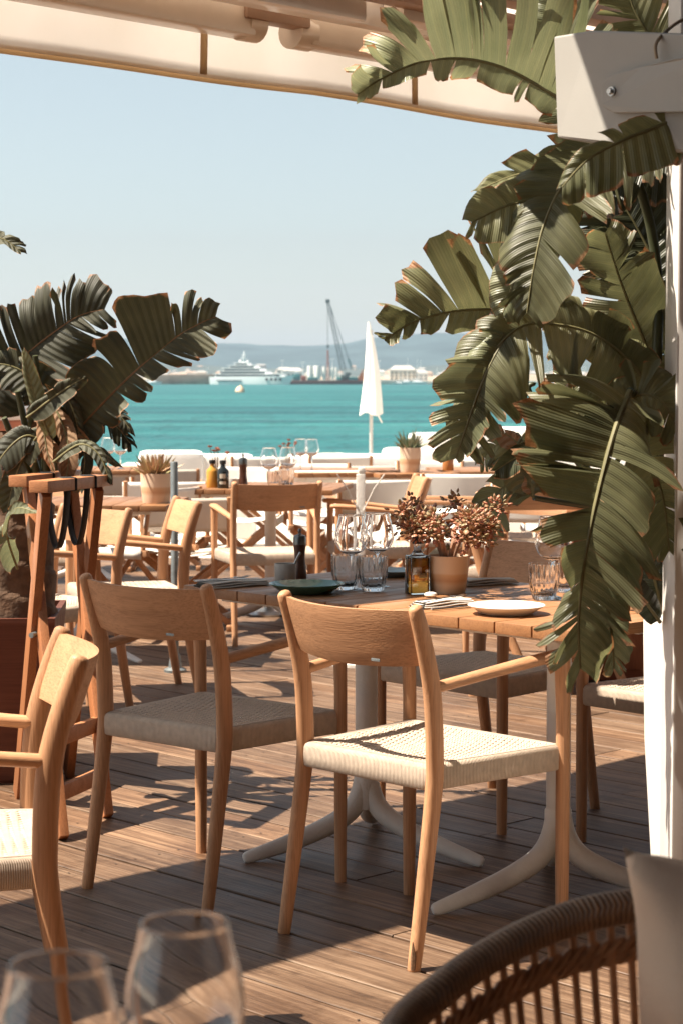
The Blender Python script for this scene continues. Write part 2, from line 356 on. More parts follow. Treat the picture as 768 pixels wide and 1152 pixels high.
# ================================================================ CHAIRS
def make_chair():
    t=thing('armchair','','armchair')
    for s in (-1,1):
        mb=MB(); mb.tube([(s*.209,-.004,0),(s*.208,.030,.2),(s*.207,.058,.38),(s*.207,.062,.46),(s*.207,.053,.60),(s*.208,.026,.71),(s*.209,-.002,.790)],
            [(.0145,.015),(.016,.019),(.0165,.0225),(.0165,.0235),(.0165,.0235),(.016,.021),(.0145,.0175)],14,up=(0,1,0),smooth=4,cap_round=True); 
        mb.build('rear_leg',Wz,t)
        mb=MB(); mb.tube([(s*.246,.451,0),(s*.246,.451,.2),(s*.246,.451,.5),(s*.246,.447,.645)],[.0145,.0165,.0165,.0185],14,cap=True); f=mb.build('front_leg',Wz,t)
        mb=MB(); mb.tube([(s*.206,.062,.612),(s*.214,.15,.622),(s*.232,.30,.640),(s*.245,.43,.653),(s*.247,.478,.655)],
            [(.0135,.013),(.015,.013),(.019,.0135),(.0235,.0135),(.021,.0115)],14,up=(0,0,1),smooth=5,cap_round=True); mb.build('armrest',Wy,t)
        mb=MB(); mb.lathe([(.0,.0),(.0125,.0),(.013,.004),(.0,.0045)],12,(s*.246,.451,-.0035)); mb.lathe([(.0,.0),(.0125,.0),(.013,.004),(.0,.0045)],12,(s*.209,-.004,-.0035)); mb.build('glide',DARK,t)
    # curved backrest board
    mb=MB()
    def back(u,v,side):
        x=-.198+.396*u; bow=-.046*(1-(2*u-1)**2)
        z0=.662-.010*(1-(2*u-1)**2); z1=.7865-.004*(1-(2*u-1)**2); z=z0+(z1-z0)*v
        lean=-.002-(.79-.0)*0
        y=.026+( -.002-.026)*((z-.71)/.08) if z>.71 else .026+(.046-.026)*((.71-z)/.06)
        th=.0105*(1-.35*abs(2*v-1)**4)
        return (x,y+bow+side*th,z)
    nu,nv=28,8; loop=[]
    for i in range(nu+1):
        u=i/nu; ring=[back(u,j/nv,1) for j in range(nv+1)]+[back(u,j/nv,-1) for j in range(nv,-1,-1)]; loop.append(ring)
    k=len(loop[0]); vs=[p for r in loop for p in r]
    fs=[(i*k+j,i*k+(j+1)%k,(i+1)*k+(j+1)%k,(i+1)*k+j) for i in range(nu) for j in range(k)]+[tuple(range(k)),tuple(nu*k+j for j in range(k))[::-1]]
    mb.add(vs,fs); b=mb.build('backrest',Wx,t,angle=50)
    mb=MB(); mb.box((.118,.002-.023-.0105-.0005,.674),(.026,.002,.0065),bev=.0006); tg=mb.build('metal_badge',GREYMET,t)
    # woven seat
    poly=[(-.205,.045),(.205,.045),(.25,.462),(-.25,.462)]
    def rounded(poly,r,k=5):
        out=[]; n=len(poly)
        for i in range(n):
            p=Vector(poly[i]); a=(Vector(poly[i-1])-p).normalized(); b=(Vector(poly[(i+1)%n])-p).normalized()
            p1=p+a*r; p2=p+b*r
            for j in range(k+1):
                q=j/k; out.append(p1*(1-q)**2+p*2*q*(1-q)+p2*q*q)
        return out
    rp=rounded(poly,.018)
    # densify the outline
    dp=[]; cum=[]; L=0
    for i in range(len(rp)):
        a=rp[i]; b=rp[(i+1)%len(rp)]; n=max(1,int((b-a).length/.012))
        for j in range(n): dp.append(a+(b-a)*j/n)
    mb=MB(); prof=[(.004,.385),(.0,.389),(-.001,.41),(.0,.432),(.003,.439),(.008,.4425),(.014,.4435)]
    n=len(dp); cen=Vector((0,.25)); cl=[0]
    for i in range(1,n+1): cl.append(cl[-1]+(dp[i%n]-dp[i-1]).length)
    vs=[];att=[]
    for (ins,z) in prof:
        for i in range(n+1):
            p=dp[i%n]; d=(cen-p); d=Vector((d.x/abs(d.x) if abs(d.x)>.12 else d.x/.12, d.y/abs(d.y) if abs(d.y)>.12 else d.y/.12)); 
            q=p+d*ins; vs.append((q.x,q.y,z)); att.append(cl[i])
    m=n+1
    mb.add(vs,[(j*m+i,j*m+i+1,(j+1)*m+i+1,(j+1)*m+i) for j in range(len(prof)-1) for i in range(n)])
    # weave: pits in staggered rows between pairs of cords
    gu,gv=180,170
    def top(u,v):
        y=.058+.391*v; hw=.196+(.238-.196)*v; x=-hw+2*hw*u
        ed=min(u*2*hw,(1-u)*2*hw,v*.391,(1-v)*.391)
        fade=min(1,max(0,(ed-.012)/.01))
        px_,py_=.0165,.0200
        row=y/py_; sft=.5*(int(math.floor(row))%2)
        cx_=((x/px_+sft)%1)-.5; cy_=(row%1)-.5
        pit=math.exp(-((cx_/.24)**2+(cy_/.20)**2)**1.3)
        ridge=.5+.5*math.cos(2*PI*x/.0055)
        z=.4440-.013*pit*fade-.0016*(1-math.cos(2*PI*y/.0200+PI))*.5*fade-.012*math.sin(PI*u)*math.sin(PI*v)
        return (x,y,z)
    o=len(mb.v); mb.grid(top,gu,gv); att+=[0.0]*((gu+1)*(gv+1))
    # cord attribute on the top follows x so the ridges shade like cords
    for idx in range(o,len(mb.v)): att[idx]=mb.v[idx].x+ .00105
    mb.att['cord']=att
    s_=mb.build('woven_seat',CORD,t,angle=60)
    mb=MB(); mb.box((0,.25,.405),(.40,.38,.03)); mb.build('seat_frame',Wx,t)
    return t
CH=make_chair()
G_='light wood armchairs with woven cord seats'
def chair(x,y,r,label,first=False): return place(CH,(x,y,0),r,label,first,G_)
chA=chair(.015,4.424,-.803,'light wood armchair with sunlit cord seat and a split rear foot',True)
chair(-.480,4.853,-.695,'shaded wood armchair directly left of the one with the split foot')
chair(-.505,3.69,1.78,'sunlit wood armchair cut off by the lower left corner of the photo, facing left')
chair(.615,6.07,2.321,'shaded armchair on the far side of the table behind the leafy potted succulent')
chair(1.165,5.62,2.321,'shaded armchair with cord seat just left of the tall white planter')
chair(-.31,9.66,.2,'armchair with brown backrest at the bottle table, seen squarely from behind')
chair(-.635,8.21,1.86,'armchair facing left with a brightly sunlit backrest beside the grey metal post')
chair(-.955,7.75,2.335,'armchair half hidden behind the folding stand with black straps, facing us')
chair(.41,10.3,1.66,'armchair facing left in front of the white canvas chairs, behind the wine glasses')
for x_,y_,r_,l_ in ((-1.42,10.15,2.9,'armchair beyond the left cafe table, behind the folding stand'),
    (1.22,10.9,1.5,'armchair right of the canvas chair over the jade succulent, facing left'),
    (.98,9.35,2.7,'armchair seen between the jade succulent and the hanging leaf'),(-1.75,8.9,-.4,'armchair with its back to us behind the left plant trunk'),
    (.02,9.0,1.75,'armchair whose seat shows just behind the wine glasses, facing left')):
    if x_!=.02: chair(x_,y_,r_,l_)
# split at the foot of the front chair
mb=MB(); p=at(461,1066,4.262); 
mb.tube([(0,0,0),(.001,0,.03),(-.001,0,.062)],[(.0055,.003),(.006,.003),(.001,.001)],6); sp=mb.build('split_wood',plain('raw_split_wood',(.20,.11,.06),.9,noise=.5,scale=200),chA)
sp.location=(.2165,-.0145,.003)
sp['label']='dark splintered crack in the rear foot'

# ================================================================ TABLES
def ring_leg(mb,ang,r0,r1,hub,foot,rad):
    d=Vector((math.cos(ang),math.sin(ang),0))
    pts=[d*.004+Vector((0,0,hub+.04)),d*.016+Vector((0,0,hub-.03)),d*.045+Vector((0,0,hub-.082)),d*.105+Vector((0,0,.082)),d*.21+Vector((0,0,.046)),d*r1+Vector((0,0,foot))]
    mb.tube(pts,[(rad*.95,rad*.95),(rad,rad),(rad*1.05,rad),(rad*1.02,rad*.86),(rad*.92,rad*.62),(rad*.6,.008)],14,smooth=6,up=None,cap_round=True)
def table(loc,rz,w,d,label,angs,planks=6,top=WTOP,h=.73,poleR=.030,group='wooden cafe tables on white pedestals'):
    t=thing('cafe_table',label,'table',loc,rz,group)
    mb=MB(); pw=w/planks
    for i in range(planks):
        mb.box((-w/2+pw*(i+.5),0,h-.0135),(pw-.004,d,.027),bev=.003)
    mb.build('table_top',top,t)
    mb=MB(); mb.box((0,0,h-.036),(w*.78,.05,.016)); mb.box((0,0,h-.0365),(.05,d*.78,.016)); mb.box((0,-d*.36,h-.036),(w*.8,.04,.017)); mb.box((0,d*.36,h-.036),(w*.8,.04,.017)); mb.build('support_frame',WHITE,t)
    mb=MB(); mb.lathe([(poleR,.215),(poleR,h-.05),(poleR*2.2,h-.046),(poleR*2.2,h-.041)],24); mb.build('pole',WHITE,t)
    mb=MB(); mb.lathe([(poleR*1.02,.12),(poleR*1.12,.14),(poleR*1.12,.222),(poleR*1.04,.226)],24); mb.build('hub',WHITE,t)
    for a in angs:
        mb=MB(); ring_leg(mb,a-rz,.012,.345,.20,.013,.026); mb.build('leg',WHITE,t)
    return t
ROW=-R(47)
def uv(u,n,z=0): return (u*math.cos(ROW)-n*math.sin(ROW)*1.0 if False else u*math.cos(ROW)+n*(-math.sin(ROW)), u*math.sin(ROW)+n*math.cos(ROW), z)
T1=uv(-3.885,3.715); T2=uv(-3.200,3.715)
table(T1,ROW,.683,.72,'slatted wooden cafe table set with the teal plate and wine glasses',[R(202),R(330),R(85)])
table(T2,ROW,.683,.72,'slatted cafe table under the white plate, joined to the teal plate one',[R(206),R(350),R(88)])
table((-.375,10.55,0),R(-8),.78,.78,'small cafe table with the yellow and dark bottles',[R(190),R(310),R(70)],planks=7)
table((-1.18,9.22,0),R(-4),.86,.70,'cafe table carrying the potted pink succulent',[R(200),R(320),R(80)],planks=7)
table((1.02,12.6,0),R(5),.9,.7,'cafe table with a small amber bottle near the white sofas',[R(200),R(320),R(80)],planks=7)
table((.02,12.4,0),R(10),.7,.7,'cafe table behind the brown-backed chair, with rose-tinted wine glasses',[R(200),R(320),R(80)],planks=7)
table((-1.62,12.7,0),R(4),.8,.7,'cafe table behind the left plant, with two rose-tinted wine glasses',[R(200),R(320),R(80)],planks=7)
ZT=.73

# ================================================================ TABLEWARE
def plate(loc,r,mat,label,h=.022,group=None):
    mb=MB(); mb.lathe([(0,.004),(r*.55,.004),(r*.60,.0),(r*.66,.002),(r*.85,h*.6),(r*.985,h*.92),(r,h),(r*.985,h*1.04),(r*.84,h*.78),(r*.66,.010),(r*.5,.008),(0,.008)],56)
    o=mb.build('plate',mat); o.location=loc; return tag(o,label,'plate',group=group)
TEAL=plain('teal_glaze',(.055,.16,.13),.18,noise=.35,scale=18,coat=.4); CER=plain('white_ceramic',(.74,.72,.68),.25,noise=.05,coat=.2)
p=at(345,663,z=ZT+.01); plate((p.x,p.y,ZT),.098,TEAL,'teal glazed plate on the left table',.026)
p=at(569,686,z=ZT+.01); plate((p.x,p.y,ZT),.092,CER,'white plate on the sunlit table edge',.022)
p=at(443,650,z=ZT); plate((p.x,p.y+.05,ZT),.075,plain('blue_grey_glaze',(.25,.33,.36),.25,noise=.2),'small blue grey plate behind the olive oil bottle',.018)
def wine(loc,label,first=None,s=1.0,group='wine glasses on the tables',cat='wine glass'):
    if first is not None:
        r=copytree(first); r.location=loc; r['label']=label; r.scale=(s,)*3; return r
    t=thing('wine_glass',label,cat,loc,0,group); t.scale=(s,)*3
    mb=MB(); mb.lathe([(0,.0),(.034,.0),(.0345,.0012),(.02,.0035),(.006,.008),(.0038,.02),(.0036,.07),(.005,.088),(.0085,.092),(0,.0925)],32); mb.build('stem',GLASS,t)
    o=[(.004,.0915),(.02,.096),(.034,.106),(.0425,.122),(.0445,.138),(.042,.158),(.036,.180),(.0325,.198)]
    i=[(r-.0009,z+.0007) for r,z in o[::-1]]; i[-1]=(.002,.0928)
    C,_=catmull([Vector((a,b,0)) for a,b in o],[(1,1)]*len(o),4); C=[(q.x,q.y) for q in C]; wall=.0016
    inn=[(max(.0015,a-wall*1.1),b+(wall if k<6 else 0)) for k,(a,b) in enumerate(C)][::-1]
    mb=MB(); mb.lathe([(0,.0913)]+C+[(.0322,.1984)]+inn+[(0,.0925)],56); mb.build('bowl',GLASS,t,angle=80)
    return t
p=at(395,663,z=ZT); W1=wine((p.x,p.y,ZT),'left of the two wine glasses behind the tumblers on the main table')
p=at(424,660,z=ZT); wine((p.x,p.y,ZT),'right of the two wine glasses behind the tumblers on the main table',W1)
def tumbler(loc,label,h=.092,r=.039,first=None):
    if first is not None:
        o=first.copy(); col.objects.link(o); o.location=loc; o['label']=label; return o
    mb=MB(); seg=96; prof=[(r*.62,0),(r*.72,.003),(r*.86,h*.25),(r*.97,h*.5),(r,h*.8),(r*1.0,h)]
    def rr(z): return 
    inner=[(r*.965,h),(r*.93,h*.8),(r*.86,h*.5),(r*.72,h*.25),(r*.5,.014),(0,.012)]
    vs=[];fs=[]; full=[(0,0)]+prof+inner
    for idx,(q,z) in enumerate(full):
        for k in range(seg):
            a=2*PI*k/seg; f=1
            if 1<=idx<=5 and z<h*.85: f=1+.05*abs(math.cos(a*9))-.025
            vs.append((q*f*math.cos(a),q*f*math.sin(a),z))
    for i in range(len(full)-1):
        for k in range(seg): fs.append((i*seg+k,i*seg+(k+1)%seg,(i+1)*seg+(k+1)%seg,(i+1)*seg+k))
    mb.add(vs,fs); o=mb.build('tumbler',GLASS,angle=60,weld=True); o.location=loc; return tag(o,label,'glass','ribbed water tumblers')
p=at(394,662,z=ZT); TU=tumbler((p.x-.012,p.y-.03,ZT),'ribbed glass tumbler behind and left of the nearest one, main table')
p=at(419,664,z=ZT); tumbler((p.x,p.y-.02,ZT),'ribbed glass tumbler nearest to us beside the teal plate',first=TU)
p=at(620,672,z=ZT); wine((p.x,p.y-.02,ZT),'wine glass partly behind the big hanging leaf',W1,1.05)
p=at(608,676,z=ZT); tumbler((p.x+.01,p.y+.03,ZT),'ribbed tumbler partly behind the big hanging leaf, beside the white plate',first=TU)
p=at(636,668,z=ZT); tumbler((p.x,p.y+.05,ZT),'ribbed tumbler almost hidden by the big hanging leaf',first=TU)
# pepper mill
def mill(loc,label,first=None,mat=None,s=1):
    if first is not None:
        r=copytree(first); r.location=loc; r['label']=label; r.scale=(s,)*3; return r
    t=thing('pepper_mill',label,'pepper mill',loc,0,'pepper mills')
    mb=MB(); mb.lathe([(0,0),(.019,0),(.0195,.004),(.019,.02),(.0155,.045),(.0145,.06),(.0155,.078),(.0175,.092),(.0175,.096),(0,.0965)],28); mb.build('mill_body',plain('dark_walnut',(.075,.03,.018),.3,noise=.4,scale=60),t)
    mb=MB(); mb.lathe([(0,.0967),(.0178,.0967),(.018,.115),(.016,.121),(.006,.125),(.0035,.128),(.005,.132),(.0055,.136),(.0035,.140),(0,.141)],28); mb.build('mill_head',plain('gunmetal',(.16,.165,.16),.3,.9,noise=.1),t)
    return t
p=at(346,652,z=ZT); PM=mill((p.x-.022,p.y+.02,ZT),'dark pepper mill beside the grey cup on the main table')
# grey cup with spoon
p=at(321,655,z=ZT); t=thing('cup','small grey stoneware cup with a spoon, on the main table','cup',(p.x,p.y,ZT))
mb=MB(); mb.lathe([(0,0),(.026,0),(.0285,.003),(.0295,.05),(.029,.052),(.0265,.051),(.026,.006),(0,.005)],36); mb.build('cup_body',plain('grey_stoneware',(.40,.38,.35),.6,noise=.12,scale=40),t)
mb=MB(); mb.tube([(.004,0,.008),(.022,0,.045),(.042,0,.082)],[(.002,.001),(.0022,.0012),(.004,.0014)],8,up=(0,1,0)); mb.build('spoon_handle',STEEL,t)
# olive oil bottle
def bottle(name,loc,label,body,h=.15,r=.026,square=False,neck=.010,cap=DARK,capc=None,liquid=None,lab=None,group=None,sx=1):
    t=thing(name,label,'bottle',loc,R(20),group)
    mb=MB()
    if square:
        hw=r; mb.box((0,0,h*.33),(2*hw,2*hw*.9,h*.66),bev=.004); mb.lathe([(hw*.8,h*.655),(hw*.55,h*.70),(neck,h*.75),(neck,h*.86),(0,h*.86)],24)
    else: mb.lathe([(0,0),(r*.95,0),(r,.005),(r,h*.58),(r*.9,h*.65),(neck*1.15,h*.75),(neck,h*.8),(neck,h*.9),(0,h*.9)],32)
    mb.build('bottle_body',body,t)
    mb=MB(); mb.lathe([(0,h*.86),(neck*1.35,h*.86),(neck*1.4,h*.88),(neck*1.4,h*.985),(neck*1.2,h),(0,h)],20); mb.build('cap',cap,t)
    if liquid:
        mb=MB(); mb.box((0,0,h*.325),(2*r-.004,2*r*.9-.004,h*.60),bev=.003); mb.build('oil',liquid,t)
    if lab:
        mb=MB()
        for zz,hh,ww in ((.44,.16,.9),(.2,.10,1.0)):
            def f(u,v): a=-PI/2-R(20)+(u-.5)*ww*1.1; return ((r+.0008)*math.cos(a),(r+.0008)*math.sin(a),h*(zz-hh/2+hh*v))
            mb.grid(f,10,2)
        mb.build('label_patch',lab,t)
    return t
def tinted(name,c,tr=.9): return plain(name,c,.02,noise=0,trans=tr,ior=1.45)
p=at(469,668,z=ZT); bottle('oil_bottle',(p.x,p.y,ZT),'square olive oil bottle with black cap on the main table',GLASS,.152,.0265,True,liquid=tinted('olive_oil',(.55,.24,.04)))
# pebble
mb=MB(); mb.lathe([(0,0),(.012,.001),(.017,.006),(.015,.011),(.008,.0135),(0,.014)],20); o=mb.build('pebble',plain('white_pebble',(.66,.62,.56),.8)); p=at(484,672,z=ZT); o.location=(p.x,p.y,ZT); tag(o,'small white pebble beside the oil bottle','pebble')
# napkins with cutlery
LINEN=plain('grey_linen',(.50,.47,.43),.95,spec=.1,noise=.08,bump=.4,bscale=300)
def napkin(loc,rz,label,L=.21,W=.06,mat=LINEN):
    t=thing('napkin',label,'napkin',loc,rz,'folded napkins')
    mb=MB()
    for k,(zz,dw) in enumerate(((.003,0),(.0085,-.006),(.0135,-.012))):
        def f(u,v,zz=zz,dw=dw,k=k):
            x=(u-.5)*(L-k*.008); a=2*PI*v; y=(W+dw)/2*math.copysign(abs(math.cos(a))**.5,math.cos(a)); z=zz+.0028*math.copysign(abs(math.sin(a))**.7,math.sin(a))+.0016*math.sin(x*37+k)+.0012*mn.noise((x*30,y*30,k))
            return (x,y,z+.0012)
        mb.grid(f,24,24)
    mb.build('folded_cloth',mat,t,angle=70); return t
def fork(loc,rz,label,knife=False):
    t=thing('knife' if knife else 'fork',label,'knife' if knife else 'fork',loc,rz,'cutlery laid on napkins')
    mb=MB()
    if knife:
        mb.tube([(-.105,0,.003),(-.04,0,.003),(-.01,0,.003),(.09,.002,.003)],[(.0045,.0022),(.0038,.002),(.008,.001),(.003,.0006)],8,up=(0,0,1),smooth=4,cap_round=True); mb.build('blade',STEEL,t)
    else:
        mb.tube([(-.10,0,.004),(-.05,0,.0035),(.02,0,.003),(.035,0,.004)],[(.005,.0016),(.0035,.0016),(.0022,.0014),(.009,.0014)],8,up=(0,0,1),smooth=4,cap_round=True); mb.build('handle',STEEL,t)
        mb=MB()
        for y in (-.0082,-.0028,.0028,.0082): mb.tube([(.033,y,.004),(.055,y,.0025),(.078,y*.9,.006)],[.0016,.0014,.0008],6)
        mb.build('tines',STEEL,t)
    return t
p=at(262,660,z=ZT); napkin((p.x,p.y,ZT),R(35),'grey folded napkin left of the teal plate',.20,.075); 
fork((p.x-.02,p.y+.012,ZT+.018),R(38),'steel fork on the napkin left of the teal plate'); fork((p.x-.005,p.y-.012,ZT+.018),R(32),'steel knife on the napkin left of the teal plate',True)
p=at(497,682,z=ZT); napkin((p.x,p.y,ZT),R(40),'white folded napkin left of the white plate',.17,.06,CANVAS); fork((p.x+.005,p.y,ZT+.018),R(48),'steel fork on the white napkin left of the white plate')
fork((p.x+.052,p.y-.035,ZT+.001),R(38),'dark steel knife on the wood beside the white plate',True)
p=at(549,658,z=ZT); napkin((p.x,p.y,ZT),R(25),'rolled napkin behind the white plate, by the shaded backrest',.16,.05)
# white bowl with handle at the right end
p=at(718,691,z=ZT); t=thing('bowl','white ceramic bowl beneath the leaves beside the white planter','bowl',(p.x+.03,p.y+.1,ZT))
mb=MB(); mb.lathe([(0,.002),(.045,0),(.052,.006),(.066,.03),(.062,.05),(.058,.052),(.056,.05),(.06,.03),(.045,.008),(0,.006)],36); mb.build('bowl_body',CER,t)
mb=MB(); mb.tube([(-.062,-.01,.04),(-.082,-.014,.038),(-.082,-.014,.02),(-.062,-.01,.015)],.0045,8,smooth=5); mb.build('handle',CER,t)

# succulents
def blob(mb,c,r,d,rr):
    M=Vector(d).to_track_quat('Z','Y').to_matrix(); seg=5
    prof=[(0,-.1),(.55,.1),(.8,.5),(.5,.9),(0,1.15)]; vs=[]
    for i,(q,z) in enumerate(prof):
        for k in range(seg):
            a=2*PI*k/seg; vs.append(Vector(c)+M@Vector((q*r*math.cos(a)*1.0,q*r*math.sin(a)*.5,z*r*1.5)))
    mb.add(vs,[(i*seg+k,i*seg+(k+1)%seg,(i+1)*seg+(k+1)%seg,(i+1)*seg+k) for i in range(4) for k in range(seg)])
def pot(parent,r0,r1,h,bands=True):
    m,nt,p_=newmat('banded_clay'); tc=N(nt,'ShaderNodeTexCoord'); sp_=N(nt,'ShaderNodeSeparateXYZ'); nt.links.new(tc.outputs['Object'],sp_.inputs[0])
    n=N(nt,'ShaderNodeTexNoise',Scale=9.0); nt.links.new(tc.outputs['Object'],n.inputs['Vector'])
    a=N(nt,'ShaderNodeMath',operation='MULTIPLY_ADD'); a.inputs[1].default_value=.012; nt.links.new(n.outputs[0],a.inputs[0]); nt.links.new(sp_.outputs[2],a.inputs[2])
    d=N(nt,'ShaderNodeMath',operation='DIVIDE'); d.inputs[1].default_value=h; nt.links.new(a.outputs[0],d.inputs[0])
    r=ramp(nt,d.outputs[0],[(0,(.64,.44,.30)),(.30,(.62,.45,.31)),(.42,(.52,.30,.17)),(.56,(.60,.38,.22)),(.62,(.68,.52,.38)),(1,(.66,.48,.34))]); nt.links.new(r.outputs[0],p_.inputs['Base Color']); p_.inputs['Roughness'].default_value=.75
    mb=MB(); mb.lathe([(0,0),(r0,0),(r0*1.02,.004),(r1,h*.6),(r1*1.01,h),(r1*.92,h),(r1*.88,h*.85),(0,h*.84)],36); mb.build('pot',m,parent)
    mb=MB(); mb.lathe([(0,h*.87),(r1*.5,h*.88),(r1*.9,h*.86)],20); mb.build('soil',plain('potting_soil',(.06,.04,.028),.95,noise=.5,scale=60,bump=.8),parent)
def leafcol(name,cs,rough=.45,tr=.0):
    m,nt,p_=newmat(name); ge=N(nt,'ShaderNodeNewGeometry'); r=ramp(nt,ge.outputs['Random Per Island'],[(i/(len(cs)-1),c) for i,c in enumerate(cs)])
    nt.links.new(r.outputs[0],p_.inputs['Base Color']); p_.inputs['Roughness'].default_value=rough; return m
JADE=leafcol('jade_leaves',[(.26,.09,.05),(.36,.14,.08),(.36,.19,.10),(.20,.17,.08),(.40,.22,.13)])
BARK=plain('succulent_bark',(.30,.16,.10),.8,noise=.3,scale=60,bump=.5)
def jade(loc,label,h=.085,spread=.13,height=.14,n=330,seed=1,r0=.036,r1=.043,mat=JADE,lr=.0065):
    rr=random.Random(seed); t=thing('potted_succulent',label,'potted plant',loc); pot(t,r0,r1,h)
    mb=MB(); tips=[]
    for k in range(6):
        a=k*2*PI/6+rr.uniform(-.4,.4); L=spread*rr.uniform(.4,.8)
        P=[Vector((0.01*math.cos(a),.01*math.sin(a),h*.85)),Vector((L*.35*math.cos(a),L*.35*math.sin(a),h+height*.28)),Vector((L*.6*math.cos(a+.2),L*.6*math.sin(a+.2),h+height*.5)),Vector((L*math.cos(a),L*math.sin(a),h+height*.7))]
        mb.tube(P,[.0075,.006,.0045,.003],8,smooth=3); tips.append(P[-1])
        for j in range(4):
            b=a+rr.uniform(-1.2,1.2); q=P[1+j%3]; e=q+Vector((math.cos(b)*spread*.38,math.sin(b)*spread*.38,height*rr.uniform(.06,.34)))
            mb.tube([q,(q+e)/2+Vector((0,0,.006)),e],[.004,.003,.002],6); tips.append(e)
    mb.build('branches',BARK,t)
    mb=MB()
    for i in range(n):
        q=rr.choice(tips); d=Vector((rr.gauss(0,1),rr.gauss(0,1),rr.gauss(.35,.9))).normalized(); c=q+d*rr.uniform(0,.036)
        blob(mb,c,lr*rr.uniform(.7,1.25),d,1)
    mb.build('foliage',mat,t,angle=80); return t
p=at(504,668,z=ZT); jade((p.x,p.y+.03,ZT),'potted jade succulent in a banded clay pot on the main table',n=1500,seed=4,spread=.185,height=.125,lr=.0078,r0=.045,r1=.053,h=.098)
def spiky(loc,label,h=.13,r=.072,mat=None,n=60,L=.12,seed=2,wide=.008):
    rr=random.Random(seed); t=thing('potted_succulent',label,'potted plant',loc); pot(t,r*.86,r,h)
    mb=MB()
    for i in range(n):
        a=rr.uniform(0,2*PI); el=R(rr.uniform(25,88)); l=L*rr.uniform(.55,1.1); b=Vector((r*.5*rr.random()*math.cos(a),r*.5*rr.random()*math.sin(a),h*.86))
        d=Vector((math.cos(a)*math.cos(el),math.sin(a)*math.cos(el),math.sin(el)))
        mb.tube([b,b+d*l*.5,b+d*l+Vector((0,0,-.006))],[(wide,wide*.4),(wide*.8,wide*.35),(.0006,.0006)],6)
    mb.build('foliage',mat,t); return t
p=at(176,563,Y=9.05); spiky((p.x,p.y,ZT),'pink and green succulent in a banded clay pot on the left cafe table',h=.135,r=.070,mat=leafcol('pink_succulent',[(.45,.22,.14),(.42,.34,.16),(.5,.3,.2),(.2,.2,.08)]),n=130,L=.12,wide=.010)
spiky((.415,12.15,ZT),'green spiky aloe in a tall clay pot among the white canvas chairs',h=.15,r=.066,mat=leafcol('aloe_green',[(.14,.17,.09),(.2,.22,.12),(.28,.27,.18)]),n=55,L=.14,wide=.011)
table((.42,12.2,0),R(12),.5,.5,'small cafe table under the green aloe pot',[R(200),R(320),R(80)],planks=5)

# bottles and flowers on the small back table
YB=10.42
def flowers(loc,label,seed=3,h=.16,s=1):
    rr=random.Random(seed); t=thing('flower_stems',label,'flowers',loc)
    mb=MB(); mh=MB()
    for k in range(7):
        a=rr.uniform(0,2*PI); e=Vector((math.cos(a)*.055*rr.uniform(.3,1.2),math.sin(a)*.05,h*rr.uniform(.75,1.0)))*s
        mb.tube([(0,0,0),e*.55+Vector((0,0,.01)),e],[.0022,.002,.0018],6)
        for j in range(16):
            b=rr.uniform(0,2*PI); dd=Vector((math.cos(b),math.sin(b),rr.uniform(-.1,.8))).normalized(); blob(mh,e,.008*s,dd,1)
    mb.build('stems',plain('dry_stem',(.16,.09,.04),.8),t); mh.build('flower_heads',leafcol('rust_flowers',[(.20,.05,.03),(.30,.09,.04),(.14,.05,.03)]),t); return t
p=at(240,552,Y=YB); bottle('juice_bottle',(p.x,YB-.05,ZT),'orange-yellow bottle on the small back table',plain('orange_juice',(.55,.27,.05),.12,noise=.1),.145,.032,cap=DARK,neck=.012)
p=at(252.5,552,Y=YB); bottle('dark_bottle',(p.x,YB-.1,ZT),'near-black bottle with pale round label on the small back table',plain('dark_bottle_glass',(.012,.014,.013),.08,noise=0,coat=.5),.145,.031,cap=DARK,neck=.012,lab=plain('pale_label',(.5,.46,.38),.7))
p=at(244,552,Y=YB); flowers((p.x,YB+.06,ZT+.001),'dark rust flowers standing behind the yellow bottle',3,.225)
p=at(274,552,Y=YB); mill((p.x,YB-.02,ZT),'brown pepper mill on the small back table, right of the bottles',PM,s=1.25)
p=at(264,552,Y=YB); mb=MB(); mb.lathe([(0,0),(.028,0),(.036,.02),(.038,.045),(.035,.044),(.033,.02),(0,.006)],28); o=mb.build('bowl',CER); o.location=(p.x,YB,ZT); tag(o,'small white bowl between the dark bottle and brown mill','bowl')
ROSEL=plain('rose_tint_fill',(.95,.66,.55),.05,noise=0,trans=.85)  # low pale fill that puts a rose reflection tint into empty bowls
def rose_tint(loc,label,s,first=None):
    r=wine(loc,label,W1,s)
    mb=MB(); mb.lathe([(0,.0955),(.018,.0975),(.030,.1065),(.0365,.116),(0,.116)],28); o=mb.build('rose_tint',ROSEL,r); return r
for px_,Y_,lb in ((303,10.35,'left rose-tinted wine glass above the brown backrest'),(324,10.45,'right rose-tinted wine glass above the brown backrest')):
    p=at(px_,552,Y=Y_); rose_tint((p.x,Y_,ZT),lb,1.05)
for px_,lb in ((312,'left ribbed tumbler on the small back table'),(319,'middle ribbed tumbler on the small back table'),(324,'right ribbed tumbler on the small back table')):
    p=at(px_,552,Y=10.6); o=tumbler((p.x,10.2+(px_-312)*.02,ZT),lb,first=TU)
p=at(338,552,Y=12.3); rose_tint((p.x,12.35,ZT),'far left one of the two small wine glasses against the sea above the beige chair',1.0); p=at(351,552,Y=12.3); rose_tint((p.x,12.3,ZT),'far right one of the two small wine glasses against the sea above the beige chair',1.0)
p=at(311,552,Y=12.3); flowers((-.34,12.3,ZT+.001),'dark rust flowers behind the rose-tinted glasses',8,.2)
for px_,lb in ((122,'left wine glass in front of the sea by the left plant'),(136,'right wine glass in front of the sea by the left plant')):
    p=at(px_,552,Y=12.6); rose_tint((p.x,12.6,ZT),lb,1.0)
flowers((-1.68,12.7,ZT+.001),'dark rust flowers just right of the left plant',9,.15)
